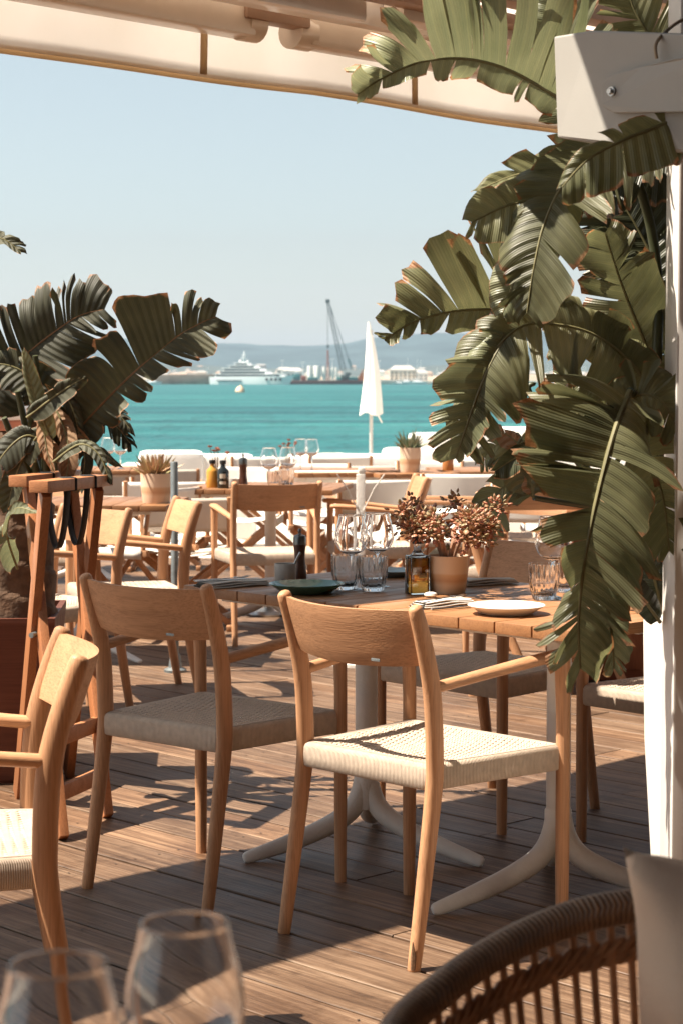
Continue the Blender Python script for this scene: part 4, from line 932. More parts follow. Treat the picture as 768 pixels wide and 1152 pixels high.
# small plant behind (545-620, 470-560)
sp=thing('small_plant','smaller torn-leaved plant behind the big one, low above the far tables','plant')
for k,(pts,wd) in enumerate([([(600,560,5.6),(585,520,5.6),(560,500,5.6),(540,520,5.6)],.08),([(600,560,5.6),(598,520,5.6),(600,490,5.6),(612,475,5.6)],.07),([(600,560,5.6),(575,545,5.6),(555,560,5.6),(548,600,5.6)],.09),([(600,560,5.6),(585,505,5.6),(562,485,5.6),(545,484,5.6)],.05)]):
    leaf(sp,W(*pts),wd,wd,4,4,face=(0,-1,.3),seed=50+k,droop=(.5,.5),gap=.15,mat=LEAF if k!=3 else DRY,ribr=.003)
q=at(600,560,5.6); stalk(sp,[Vector((1.16,6.2,.60)),Vector((.95,5.9,.85)),q],.012,.008)
mb=MB(); mb.lathe([(0,0),(.10,0),(.13,.58),(.12,.58),(.115,.54),(0,.54)],28,(1.25,6.25,0)); 
pp=mb.build('plant_pot',plain('dark_clay',(.16,.07,.045),.7)); tag(pp,'dark clay pot of the smaller plant, hidden behind the big leaves','plant pot')
mb=MB(); mb.tube([(1.25,6.25,.52),(1.2,6.22,.62),(1.15,6.2,.66)],[.05,.04,.02],8); mb.build('trunk',STEM,sp)

# tall white planter
t=thing('planter','tall smooth white planter at the right edge, lit by the sun','planter',(PX,PY,0),0)
mb=MB(); seg=48
def sq(r,z,p=5.0):
    out=[]
    for k in range(seg):
        a=2*PI*k/seg; c,s=math.cos(a),math.sin(a); d=(abs(c)**p+abs(s)**p)**(-1/p); out.append(Vector((r*d*c,r*d*s,z)))
    return out
rings=[sq(.115,0),sq(.118,.01),sq(.128,.25),sq(.142,.5),sq(.146,.72),sq(.146,.815),sq(.142,.822),sq(.134,.82),sq(.132,.76),sq(.0001,.75)]
M=rotz(R(8)); vs=[M@q for r in rings for q in r]
mb.add(vs,[(i*seg+k,i*seg+(k+1)%seg,(i+1)*seg+(k+1)%seg,(i+1)*seg+k) for i in range(len(rings)-1) for k in range(seg)])
mb.build('planter_body',plain('planter_white',(.78,.75,.70),.45,noise=.05,bump=.25,bscale=35),t,angle=35)
mb=MB(); mb.lathe([(0,.752),(.06,.765),(.12,.755)],24); mb.build('soil',plain('planter_soil',(.06,.04,.028),.95,noise=.5,scale=40,bump=.8),t)

# white post with speaker
t=thing('post','square white painted post at the right edge','post',(.692,3.85,0),R(2))
mb=MB(); mb.box((0,0,1.35),(.12,.12,2.70),bev=.004); mb.build('post_shaft',plain('post_white',(.70,.66,.62),.5,noise=.07,scale=4),t)
mb=MB(); mb.box((0,0,.03),(.16,.16,.06),bev=.004); mb.build('base_shoe',WHITE,t)
t=thing('loudspeaker','pale grey wedge loudspeaker held by a bolted bracket, half in shade','loudspeaker',(0,0,0))
SPK=plain('speaker_grey',(.35,.335,.31),.45,noise=.03,bump=.05,bscale=300)
def P_(px,py,Y): return at(px,py,Y)
mb=MB()
YS=lambda px: 3.62-(px-622)*.0017
f=[P_(x,y,YS(x)) for x,y in ((622,41),(664,34),(795,38),(800,175),(700,166),(626,155))]
dv=Vector((.10,.12,0)); vs=f+[q+dv for q in f]; n=6
mb.add(vs,[tuple(range(n)),tuple(range(n,2*n))[::-1]]+[(i,(i+1)%n,n+(i+1)%n,n+i) for i in range(n)])
o=mb.build('cabinet',SPK,t,flat=True); md=o.modifiers.new('bev','BEVEL'); md.width=.004; md.segments=3
mb=MB(); q=[P_(x,y,YS(x)-.022-(.012 if x>740 else 0)) for x,y in ((676,94),(686,84),(720,75),(757,66),(790,62),(790,126),(757,126),(690,127),(676,119))]
dv=Vector((.006,.007,0)); vs=q+[x+dv for x in q]; n=len(q); mb.add(vs,[tuple(range(n)),tuple(range(n,2*n))[::-1]]+[(i,(i+1)%n,n+(i+1)%n,n+i) for i in range(n)])
o=mb.build('bracket',SPK,t,flat=True); md=o.modifiers.new('bev','BEVEL'); md.width=.0015; md.segments=2
nv=Vector((-.72,-.69,0)); a=P_(688,103,YS(688)-.024); mb=MB(); mb.tube([a+nv*-.02,a+nv*.004],[.0085,.0082],20); mb.tube([a+nv*.004,a+nv*.010],[.0055,.005],6); mb.build('bolt',STEEL,t)
mb=MB(); mb.tube(W((738,66,3.40),(737,50,3.40),(748,36,3.42),(768,22,3.46),(800,12,3.5)),.003,8,smooth=5); mb.build('cable',plain('beige_cable',(.35,.28,.2),.5),t)
mb=MB(); mb.box((.675,3.745,1.86),(.07,.10,.06),bev=.004); mb.build('wall_mount',SPK,t)

# ================================================================ LEFT PLANT
lp=thing('broad_leaf_plant','dark broad-leaved plant with a brown scaly trunk in the red-brown planter box on the left','plant')
LX,LY=-1.06,6.42
def LL(pts,**k): return leaf(lp,W(*pts),**k)
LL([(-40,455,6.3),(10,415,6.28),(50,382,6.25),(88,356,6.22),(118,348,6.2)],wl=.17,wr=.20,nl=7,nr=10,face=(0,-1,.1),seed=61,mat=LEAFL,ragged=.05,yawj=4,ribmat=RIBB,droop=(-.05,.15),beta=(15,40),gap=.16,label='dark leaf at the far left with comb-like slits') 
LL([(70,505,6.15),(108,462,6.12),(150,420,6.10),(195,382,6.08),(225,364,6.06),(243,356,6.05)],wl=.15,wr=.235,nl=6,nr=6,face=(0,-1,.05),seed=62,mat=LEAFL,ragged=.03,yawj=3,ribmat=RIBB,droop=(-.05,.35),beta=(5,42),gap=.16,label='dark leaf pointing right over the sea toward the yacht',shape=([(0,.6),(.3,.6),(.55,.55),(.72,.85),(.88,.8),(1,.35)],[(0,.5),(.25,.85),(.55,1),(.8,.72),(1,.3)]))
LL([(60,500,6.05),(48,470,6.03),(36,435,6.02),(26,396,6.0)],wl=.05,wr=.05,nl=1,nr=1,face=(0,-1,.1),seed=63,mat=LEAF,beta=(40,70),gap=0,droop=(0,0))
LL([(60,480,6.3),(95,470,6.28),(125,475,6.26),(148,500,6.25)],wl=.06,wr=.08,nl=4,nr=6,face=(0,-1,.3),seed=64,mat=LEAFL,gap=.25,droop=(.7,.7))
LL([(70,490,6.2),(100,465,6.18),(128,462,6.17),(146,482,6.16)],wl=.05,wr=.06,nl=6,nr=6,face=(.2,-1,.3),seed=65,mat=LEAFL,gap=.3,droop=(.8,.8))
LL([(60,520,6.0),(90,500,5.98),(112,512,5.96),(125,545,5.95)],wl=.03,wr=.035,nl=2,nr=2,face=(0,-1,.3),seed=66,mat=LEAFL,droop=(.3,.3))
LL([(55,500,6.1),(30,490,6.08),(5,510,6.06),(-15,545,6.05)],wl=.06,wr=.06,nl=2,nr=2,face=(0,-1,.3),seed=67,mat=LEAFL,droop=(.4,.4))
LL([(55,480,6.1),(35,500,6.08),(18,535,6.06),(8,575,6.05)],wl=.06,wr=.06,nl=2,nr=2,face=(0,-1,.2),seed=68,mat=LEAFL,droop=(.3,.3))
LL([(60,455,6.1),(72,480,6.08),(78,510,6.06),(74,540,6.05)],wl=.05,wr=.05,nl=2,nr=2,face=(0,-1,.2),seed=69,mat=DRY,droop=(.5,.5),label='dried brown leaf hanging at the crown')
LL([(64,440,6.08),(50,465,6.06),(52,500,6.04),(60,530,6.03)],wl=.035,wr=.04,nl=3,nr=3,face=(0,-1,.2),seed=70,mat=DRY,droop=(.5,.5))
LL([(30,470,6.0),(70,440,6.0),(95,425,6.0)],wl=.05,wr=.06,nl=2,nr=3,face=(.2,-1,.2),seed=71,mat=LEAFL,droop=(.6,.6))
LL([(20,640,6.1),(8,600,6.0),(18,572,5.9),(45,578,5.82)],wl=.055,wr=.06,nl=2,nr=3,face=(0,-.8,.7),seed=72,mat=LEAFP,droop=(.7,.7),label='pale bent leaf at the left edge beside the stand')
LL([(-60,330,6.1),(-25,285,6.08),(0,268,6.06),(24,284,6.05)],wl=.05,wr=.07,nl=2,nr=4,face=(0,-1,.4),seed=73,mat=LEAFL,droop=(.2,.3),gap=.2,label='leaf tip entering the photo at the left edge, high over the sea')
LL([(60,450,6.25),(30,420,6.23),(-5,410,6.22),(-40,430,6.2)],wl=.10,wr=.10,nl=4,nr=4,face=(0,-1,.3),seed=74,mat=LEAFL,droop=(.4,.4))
for k in range(7):
    rr=random.Random(200+k); a=rr.uniform(40,90); b=rr.uniform(440,500)
    LL([(55+rr.uniform(-15,20),520,6.15),(a,b,6.12),(a+rr.uniform(15,50),b+rr.uniform(-10,30),6.1),(a+rr.uniform(20,60),b+rr.uniform(30,70),6.1)],wl=.035,wr=.04,nl=2,nr=2,face=(rr.uniform(-.4,.4),-1,.3),seed=80+k,mat=LEAFL if k%3 else DRY,droop=(.5,.5))
mb=MB(); rr=random.Random(5)
def tr_(u,v):
    a=2*PI*u; z=.50+.62*v; r=.135-.045*v+.010*mn.noise((math.cos(a)*2,math.sin(a)*2,z*6))+.012*((z*9+u*2)%1)
    return (LX+.03*v+r*math.cos(a),LY-.02+r*math.sin(a),z)
mb.grid(tr_,40,60); mb.build('trunk',plain('scaly_trunk',(.13,.075,.045),.85,noise=.5,scale=25,bump=1,bscale=60),lp,angle=50)
for k,(x,y) in enumerate([(20,440),(60,460),(75,500),(5,470),(40,400)]):
    stalk(lp,[Vector((LX+.05,LY-.05,1.05)),at((x+55)/2+5,540,6.3),at(x,y,6.2)],.022,.009,STEM)
t=thing('planter_box','red-brown wooden planter box of the left plant','planter box',(-1.19,6.50,0),R(4))
mb=MB(); n=4; prof=[(.21,0),(.215,.01),(.27,.52),(.27,.535),(.25,.535),(.25,.48)]
vs=[];
for r,z in prof:
    for sx,sy in ((-1,-1),(1,-1),(1,1),(-1,1)): vs.append((sx*r,sy*r,z))
fs=[(i*4+k,i*4+(k+1)%4,(i+1)*4+(k+1)%4,(i+1)*4+k) for i in range(len(prof)-1) for k in range(4)]+[(3,2,1,0)]
mb.add(vs,fs); o=mb.build('box_body',WBOX,t,flat=True)
mb=MB(); mb.box((0,0,.47),(.49,.49,.02)); mb.build('soil',plain('box_soil',(.05,.035,.025),.95,noise=.5,bump=.9),t)

# counter behind the right chairs
t=thing('counter','dark red-brown wooden counter seen under the hanging leaf','counter',(1.42,8.6,0),R(-4))
mb=MB(); mb.box((0,0,.37),(.86,.5,.70),bev=.004); mb.build('body',wood('counter_wood',(.20,.065,.032),'x',rough=.45),t)
mb=MB(); mb.box((0,0,.74),(.92,.56,.03),bev=.004); mb.build('counter_top',Wx,t)
for x in (-.21,.21):
    mb=MB(); mb.box((x,-.256,.37),(.39,.012,.60),bev=.003); mb.build('door_panel',wood('counter_panel_wood',(.22,.075,.036),'z',rough=.45),t)

# ================================================================ AWNING OVERHEAD
def nm(n,m,z): # n across (towards camera-right), m along
    a=Vector((.72,-.69,0)).normalized(); b=Vector((.69,.72,0)).normalized(); q=a*n+b*m; return Vector((q.x,q.y,z))
FAB,nt_,pp_=newmat('cream_awning_fabric')
tcx=N(nt_,'ShaderNodeTexCoord'); nx=N(nt_,'ShaderNodeTexNoise',Scale=3.0,Detail=4.0); nt_.links.new(tcx.outputs['Object'],nx.inputs['Vector'])
rx=ramp(nt_,nx.outputs[0],[(.3,(.84,.80,.75)),(.7,(.90,.86,.82))]); nt_.links.new(rx.outputs[0],pp_.inputs['Base Color']); pp_.inputs['Roughness'].default_value=.9
trn=nt_.nodes.new('ShaderNodeBsdfTranslucent'); nt_.links.new(rx.outputs[0],trn.inputs['Color']); msx=nt_.nodes.new('ShaderNodeMixShader'); msx.inputs[0].default_value=.72
nt_.links.new(pp_.outputs[0],msx.inputs[1]); nt_.links.new(trn.outputs[0],msx.inputs[2]); nt_.links.new(msx.outputs[0],nt_.nodes['Material Output'].inputs['Surface'])
HEM=FAB.copy(); HEM.name='tan_hem'
for nd in HEM.node_tree.nodes:
    if nd.type=='VALTORGB': nd.color_ramp.elements[0].color=(.55,.42,.28,1); nd.color_ramp.elements[1].color=(.62,.48,.33,1); BRZ=plain('beige_aluminium',(.66,.55,.45),.4,.0,noise=.05,coat=.3); BRW=plain('brown_bar',(.34,.21,.14),.5)
aw=thing('awning','cream awning with scalloped valance, tan hem and beige arms across the top','awning')
NV=-4.73
def sag(m): return -.012*math.sin((m%2.4)/2.4*PI)
mb=MB(); mb.grid(lambda u,v: nm(NV+.012*math.sin(u*60)*(1-v)+.006*math.sin(u*23),-1+11*u,2.25+sag(-1+11*u)+.24*v),360,6); mb.build('valance',FAB,aw,solid=.002)
mb=MB(); mb.grid(lambda u,v: nm(NV+.012*math.sin(u*60)-.004+.006*math.sin(u*23),-1+11*u,2.236+sag(-1+11*u)+.026*v),360,2); mb.build('hem',HEM,aw,solid=.006)
mb=MB()
for k in range(12):
    m=-.6+k*.98
    mb.grid(lambda u,v: nm(NV+.012*math.sin((m+1)/11*60)*(1-v)+.006*math.sin((m+1)/11*23)+.006,m+.028*u,2.258+sag(m)+.23*v),1,4)
mb.build('seam_tape',HEM,aw,solid=.003)
mb=MB(); a=nm(NV+.03,-1,2.50); b=nm(NV+.03,10,2.50); mb.tube([a,b],(.045,.045),12); mb.build('front_bar',BRZ,aw)
mb=MB(); mb.grid(lambda u,v: nm(NV+.03+.64*v,-1+11*u,2.545+.13*v-.015*math.sin(PI*v)),40,10); mb.build('canopy',FAB,aw,solid=.002)
def bar(n,m0,m1,z,ry,rz_,mat,name,box=True):
    mb=MB(); a=nm(n,m0,z); b=nm(n,m1,z)
    if box: mb.box((a+b)/2,(m1-m0,ry*2,rz_*2),rot=rotz(math.atan2(b.y-a.y,b.x-a.x)),bev=min(ry,rz_)*.35)
    else: mb.tube([a,b],(ry,rz_),20)
    return mb.build(name,mat,aw)
bar(-4.585,0,4.36,2.400,.050,.050,BRZ,'folding_arm'); bar(-4.585,4.33,4.40,2.396,.056,.056,BRZ,'arm_end_cap',False)
bar(-4.555,4.30,4.58,2.43,.035,.03,BRW,'arm_bracket'); bar(-4.585,4.55,4.63,2.396,.055,.055,BRZ,'arm_end_cap',False)
bar(-4.585,4.60,9.8,2.40,.048,.048,BRZ,'folding_arm')
bar(-4.42,0,9.8,2.455,.03,.045,BRZ,'folding_arm'); bar(-4.30,0,4.55,2.42,.05,.035,BRZ,'folding_arm'); bar(-4.28,4.7,9.8,2.44,.045,.03,BRZ,'folding_arm')
bar(-4.20,0,9.8,2.46,.04,.018,BRW,'cross_bar'); bar(-4.06,4.3,9.8,2.50,.04,.03,BRZ,'cross_bar'); bar(-3.95,4.3,9.8,2.49,.04,.05,BRW,'cassette')
for k in range(30):
    m=.3+k*.32; mb=MB(); a=nm(-4.34,m,2.50); mb.box(a,(.035,.30,.012),rot=rotz(math.atan2(.722,.692))); mb.build('slat',BRW,aw)
for n,m0,m1,z,a_w,mat,nme,lb,ct in ((-3.47,4.5,9,2.40,.055,WHITE,'roof_beam','white roof beam crossing the top right corner','beam'),(-3.33,4.5,9,2.37,.05,BRZ,'roof_beam','beige roof beam in the very top right corner above the loudspeaker','beam')):
    mb=MB(); a=nm(n,m0,z); b=nm(n,m1,z); mb.box((a+b)/2,(m1-m0,a_w*2,.06),rot=rotz(math.atan2(.722,.692)),bev=.004); o=mb.build(nme,mat); tag(o,lb,ct)
# fixed roof above the camera side (its edge throws the shade onto loudspeaker and near seats)
mb=MB(); e_=Vector((.68,1.10,0)).normalized(); a=Vector((-.09,3.48,2.72))-e_*8; b=Vector((-.09,3.48,2.72))+e_*8; c=b+Vector((6,-1,0)); d=a+Vector((6,-1,0))
mb.add([a,b,c,d]+[q+Vector((0,0,.05)) for q in (a,b,c,d)],[(0,1,2,3),(7,6,5,4),(0,4,5,1),(1,5,6,2),(2,6,7,3),(3,7,4,0)])
tag(mb.build('terrace_roof',plain('roof_boards',(.12,.075,.05),.8),flat=True),'brown fixed roof over the near seats, mostly above the photo','roof')

mb=MB(); mb.box((1.0,-2.6,1.6),(13,.2,3.4)); tag(mb.build('fill_block_wall',plain('fill_block_dark',(.10,.07,.05),.85),flat=True),'unseen dark wall added behind the viewpoint to cut the sky fill','wall')  # added out of view to block low sky light and deepen the shade
mb=MB(); mb.box((5.2,1.6,1.6),(.2,8.2,3.4)); tag(mb.build('fill_block_side',plain('fill_block_side_dark',(.10,.07,.05),.85),flat=True),'unseen dark wall added right of the viewpoint to cut the sky fill','wall')  # second unseen blocker, added to reduce fill from the right
# ================================================================ RATTAN CHAIR AND CUSHION
def rattanmat(name,c,freq):
    m,nt,p=newmat(name); p.inputs['Roughness'].default_value=.5; tc=N(nt,'ShaderNodeTexCoord')
    a=N(nt,'ShaderNodeAttribute',attribute_name='cord'); mu=N(nt,'ShaderNodeMath',operation='MULTIPLY'); mu.inputs[1].default_value=2*PI/freq; nt.links.new(a.outputs['Fac'],mu.inputs[0])
    n=N(nt,'ShaderNodeTexNoise',Scale=60.0,Detail=4.0); nt.links.new(tc.outputs['Object'],n.inputs['Vector'])
    ad=N(nt,'ShaderNodeMath',operation='MULTIPLY_ADD'); ad.inputs[1].default_value=2.5; nt.links.new(n.outputs[0],ad.inputs[0]); nt.links.new(mu.outputs[0],ad.inputs[2])
    sn=N(nt,'ShaderNodeMath',operation='SINE'); nt.links.new(ad.outputs[0],sn.inputs[0])
    r=ramp(nt,n.outputs[0],[(.3,tuple(x*.6 for x in c)),(.7,c)]); r2=ramp(nt,sn.outputs[0],[(0,(.45,.40,.36)),(.35,(1,1,1))])
    nt.links.new(mul(nt,r.outputs[0],r2.outputs[0]),p.inputs['Base Color'])
    b=N(nt,'ShaderNodeBump',Strength=.9,Distance=.002); nt.links.new(sn.outputs[0],b.inputs['Height']); nt.links.new(b.outputs[0],p.inputs['Normal']); return m
RAT=rattanmat('rattan_wrap',(.52,.30,.165),.0060); RATS=plain('rattan_spindle',(.50,.26,.13),.45,noise=.3,scale=40); RATB=plain('rattan_braid',(.44,.24,.13),.55,noise=.3,scale=60)
t=thing('rattan_chair','curved rattan tub chair with upright spindles in the lower right corner','rattan chair')
rim=[Vector((.02,1.42,.62)),Vector((.02,1.66,.635)),at(440,1152,z=.66),at(500,1092,z=.69),at(560,1052,z=.713),at(630,1020,z=.732),at(700,1003,z=.742),Vector((.44,2.14,.742)),Vector((.58,2.11,.735)),Vector((.70,2.0,.715)),Vector((.77,1.82,.68)),Vector((.79,1.6,.64)),Vector((.79,1.42,.62))]
rim=[p+Vector((0,0,-.0165)) for p in rim]
RP,_=catmull(rim,[(1,1)]*len(rim),14)
def cordtube(mb,P,r,seg=14,tw=0):
    o=len(mb.v); mb.tube(P,r,seg); L=0; out=[]
    for i in range(len(P)):
        if i: L+=(P[i]-P[i-1]).length
        for k in range(seg): out.append(L+ .004*k/seg)
    return out
mb=MB(); mb.att['cord']=cordtube(mb,RP,(.0185)); mb.build('rim',RAT,t)
cen=Vector((.41,1.72,0))
def off(P,dz,ins): 
    out=[]
    for p in P:
        d=(cen-Vector((p.x,p.y,0))).normalized(); out.append(p+d*ins+Vector((0,0,dz)))
    return out
def braid(P,rad,amp,wl,name):
    mb=MB(); L=[0]
    for i in range(1,len(P)): L.append(L[-1]+(P[i]-P[i-1]).length)
    # resample
    n=int(L[-1]/(wl/8)); Q=[]; j=0
    for i in range(n+1):
        s=L[-1]*i/n
        while j<len(L)-2 and L[j+1]<s: j+=1
        f=(s-L[j])/max(1e-9,L[j+1]-L[j]); Q.append((P[j]+(P[j+1]-P[j])*f,s))
    for ph in (0,2*PI/3,4*PI/3):
        pts=[]
        for q,s in Q:
            d=(cen-Vector((q.x,q.y,0))).normalized(); a=2*PI*s/wl+ph
            pts.append(q+d*(amp*.6*math.cos(a))+Vector((0,0,amp*math.sin(a))))
        mb.tube(pts,rad,6)
    return mb.build(name,RATB,t)
braid(off(RP,-.040,.004),.0042,.0065,.045,'braided_band'); braid(off(RP,-.052,.004),.0036,.005,.04,'braided_band')
low=off(RP,-.155,.02); braid(low,.0042,.0065,.045,'braided_band')
tot=len(RP); Ls=[0]
for i in range(1,tot): Ls.append(Ls[-1]+(RP[i]-RP[i-1]).length)
ns=int(Ls[-1]/.0225); j=0
for i in range(1,ns):
    s=Ls[-1]*i/ns
    while Ls[j+1]<s: j+=1
    p=RP[j]; d=(cen-Vector((p.x,p.y,0))).normalized()
    q=[p+Vector((0,0,-.015)),p+d*.012+Vector((0,0,-.10)),Vector((p.x,p.y,0))+d*.045+Vector((0,0,.40))]
    mb=MB(); mb.tube(q,.0042,8,smooth=4); mb.build('spindle',RATS,t)
base=off([Vector((p.x,p.y,.40)) for p in RP],0,.045); mb=MB(); mb.att['cord']=cordtube(mb,base+[base[0]],.016); mb.build('seat_ring',RAT,t)
mb=MB(); vs=[cen+Vector((0,0,.405))]+[p+Vector((0,0,.005)) for p in base]; mb.add(vs,[(0,i,i+1) for i in range(1,len(base))]+[(0,len(base),1)]); mb.build('woven_seat',RATB,t,solid=.012)
for x,y in ((.08,1.45),(.73,1.45),(.14,1.98),(.68,1.98)):
    mb=MB(); mb.tube([(x,y,.40),(x+(x-.41)*.12,y+(y-1.72)*.12,0)],[.016,.013],12); mb.build('leg',RATS,t)
PIL=plain('cushion_linen',(.70,.50,.36),.92,spec=.08,noise=.08,scale=6,bump=.5,bscale=500)
def pillow(name,label,c,w,h,th,rot):
    mb=MB(); n=36
    for side in (1,-1):
        def f(u,v):
            x=2*u-1;y=2*v-1
            pin=1-.075*(1-y*y)*x**4; pin2=1-.21*(1-x*x)*y**4
            e=max(0,(1-x*x)*(1-y*y))**.42
            wr=.030*mn.noise((x*2.5,y*2.5,side*2))+.012*abs(mn.noise((x*6+y*3,y*2,side*5)))+.006*math.sin(9*(x+1)*(y+1))*(abs(x*y))
            wr+=.022*math.sin(7*(x*.6-y)+1.2)*math.exp(-3*(x+.55)**2)+.014*math.sin(11*(x+y*.4))*math.exp(-2.5*(y-.6)**2)
            return (x*w/2*pin,side*(th/2*e+wr*e),y*h/2*pin2)
        mb.grid(f,n,n)
    o=mb.build(name,PIL,weld=True,angle=180); o.location=c; o.rotation_euler=rot
    return tag(o,label,'cushion')
tl=at(704,968,1.94); pillow('cushion','taupe linen cushion leaning in the rattan chair at the lower right corner',(tl.x+.232,1.93,tl.z-.212),.46,.44,.30,(R(8),R(-1),R(-22)))

# ================================================================ FOREGROUND GLASSES AND THEIR TABLE
t=thing('side_table','round wooden table below the foreground wine glasses, just out of the photo','table',(-.22,1.18,0))
mb=MB(); mb.lathe([(0,.70),(.355,.70),(.36,.705),(.36,.725),(.355,.73),(0,.73)],64); mb.build('table_top',WTOP,t)
mb=MB(); mb.lathe([(0,0),(.2,0),(.2,.012),(.03,.03),(.028,.69),(.1,.698),(0,.698)],32); mb.build('pedestal',WHITE,t)
q=at(208,1090,1.33); wine((q.x,1.33,ZT),'large blurred wine glass in the foreground, right one of the pair at the bottom edge',W1,.925)
q=at(66,1110,1.22); wine((q.x,1.22,ZT),'large blurred wine glass in the foreground, left one of the pair in the bottom corner',W1,.945)

# ================================================================ LOW WHITE SEATS, PARASOL, BOLSTERS
SOFA=plain('white_sofa_cloth',(.80,.77,.73),.9,spec=.1,noise=.05,scale=3,bump=.3,bscale=40)
def lounge(loc,rz,w,d,h,label,cat='sofa',mat=SOFA,hb=.40,group='low white lounge seats'):
    t=thing('lounge_seat',label,cat,loc,rz,group)
    mb=MB(); mb.box((0,0,hb/2+.03),(w,d,hb-.06),bev=.04); mb.build('seat_base',mat,t)
    mb=MB(); mb.box((0,-d/2+.11,(h+.1)/2),(w,.20,h-.1),rot=Matrix.Rotation(R(5),3,'X'),bev=.055); mb.build('backrest',mat,t)
    for s in (-1,1):
        mb=MB(); mb.box((s*(w/2-.06),.02,.30),(.13,d*.96,.50),bev=.045); mb.build('arm',mat,t)
    mb=MB(); mb.box((0,.06,hb+.04),(w-.27,d-.3,.13),bev=.045); mb.build('seat_cushion',mat,t); return t
lounge((-1.33,15.6,0),R(5),.50,.55,.75,'white rounded lounge chair behind the pink succulent','lounge chair')
lounge((-.93,15.7,0),R(0),.50,.55,.72,'white lounge chair behind the yellow bottle','lounge chair')
lounge((.02,15.6,0),R(0),.85,.7,.72,'low white lounge seat behind the canvas chairs, below the sea','sofa')
lounge((.30,16.3,0),R(-8),.70,.7,.70,'low white lounge seat left of the closed parasol pole','sofa')
lounge((.62,16.6,0),R(-5),.55,.6,.74,'white lounge chair left of the large white blocks','lounge chair')
lounge((1.02,19.2,0),R(6),.85,.8,.80,'large white block-like sofa right of the closed parasol','sofa')
lounge((1.75,19.8,0),R(-4),.95,.8,.84,'large white sofa further right behind the arching leaf','sofa')
lounge((.78,15.2,0),R(30),.75,.7,.62,'white sofa just above the aloe pot','sofa')
lounge((1.55,16.2,0),R(-10),1.3,.8,.72,'long white sofa behind the amber bottle','sofa')
lounge((2.6,17.2,0),R(-5),1.4,.8,.78,'long white sofa half hidden by the right plant','sofa')
# bundled white cover on a lounge seat
t=thing('parasol','tall closed white parasol on a grey pole before the sea','parasol',(at(417,500,Y=24.5).x,24.5,0))
z1=at(414,362,Y=24.5).z; z0=at(417,466,Y=24.5).z
mb=MB(); mb.tube([(0,0,-.02),(0,0,z1-.1)],.022,12); mb.build('pole',plain('parasol_pole',(.50,.49,.47),.4,.3),t)
mb=MB()
def cn(u,v):
    a=2*PI*u; r=(.010+.128*(v**.85))*(1+.05*math.cos(6*a+1.3*v)+.09*math.cos(3*a+v*2)); z=z1-(z1-z0)*v+.02*math.cos(3*a)*(v>.97)
    return (r*math.cos(a)-.03*(1-v)+.02*math.sin(v*3),r*math.sin(a),z)
mb.grid(cn,96,24); mb.build('folded_canopy',SOFA,t,angle=180)
mb=MB(); mb.tube([(.05,-.10,z0+.04),(.09,-.12,z0-.02),(.13,-.10,z0-.10)],.010,6,smooth=4); mb.build('tie_strap',CANVAS,t)
mb=MB(); mb.lathe([(0,-.015),(.28,-.015),(.28,.05),(.05,.07),(.04,.3),(0,.3)],32); mb.build('base',WHITE,t)
# white parasol and person-free seats at far left
t=thing('parasol','white and terracotta parasol glimpsed behind the left plant','parasol',(-2.45,13.0,0))
mb=MB(); mb.tube([(0,0,0),(0,0,1.28)],.02,10); mb.build('pole',WHITE,t)
mb=MB(); mb.grid(lambda u,v:((.03+.42*math.sin(v*1.45))*math.cos(2*PI*u)*(1+.02*math.cos(16*PI*u)),(.03+.42*math.sin(v*1.45))*math.sin(2*PI*u),1.30-.30*(1-math.cos(v*1.45))),48,10); mb.build('canopy',SOFA,t,solid=.004)
mb=MB(); mb.grid(lambda u,v:(.43*math.cos(2*PI*u),.43*math.sin(2*PI*u),1.035-.07*v+.01*math.cos(2*PI*u*12)*v),96,3); mb.build('valance',plain('terracotta_cloth',(.50,.20,.12),.9),t,solid=.004)

# ================================================================ SEA THINGS AND HARBOUR
q=at(270,441,z=-1.4); t=thing('buoy','small pale mooring buoy floating below the yacht','buoy',(q.x,q.y,-1.55))
s_=q.y/FPX*9
mb=MB(); mb.lathe([(0,-.4*s_),(.45*s_,-.25*s_),(.62*s_,.1*s_),(.45*s_,.6*s_),(.15*s_,.8*s_),(.12*s_,.95*s_),(0,.95*s_)],20); o=mb.build('float_body',plain('buoy_paint',(.66,.50,.34),.5),t); o.rotation_euler=(0,R(12),0)
YW=plain('yacht_white',(.76,.77,.77),.25,noise=0,coat=.3); DG=plain('tinted_window',(.02,.03,.035),.15,noise=0)
DY=2400.0; S=DY/FPX
def hx(px): return (px-384)*S
SEA=-1.5
t=thing('yacht','large white motor yacht with stacked decks moored at the breakwater','yacht',(hx(284),DY,SEA),-R(28)); t.scale=(1.16,1.12,1.06)
def deckbox(mb,x0,x1,z0,z1,w,rake=0,rake2=0):
    h=w/2; a=[(x0,-h),(x1,-h*.8),(x1,h*.8),(x0,h)]; dz=z1-z0
    vs=[(x,y,z0) for x,y in a]+[(x0+rake*dz,-h,z1),(x1-rake2*dz,-h*.8,z1),(x1-rake2*dz,h*.8,z1),(x0+rake*dz,h,z1)]
    mb.add(vs,[(3,2,1,0),(4,5,6,7)]+[(i,(i+1)%4,4+(i+1)%4,4+i) for i in range(4)])
X=lambda px:(px-284)*S
mb=MB()
def hull(u,v):
    x=X(239)+(X(331)-X(239))*u; top=(8.6+1.8*u**3)*1.0
    w=7.2*(1-max(0,(u-.55)/.45)**2.2)*(.85+.15*min(1,u*6))+.05; sd=1
    return x,top,w
vs=[];fs=[];nu=30;k=6
for i in range(nu+1):
    x,top,w=hull(i/nu,0); fl=(i/nu)**2*5
    for (yy,zz,ex) in ((-w,top,1),(-w*.96,top*.5,.5),(-w*.85,0,0),(w*.85,0,0),(w*.96,top*.5,.5),(w,top,1)): vs.append((x-fl*(1-ex)*1.2+ (0),yy,zz))
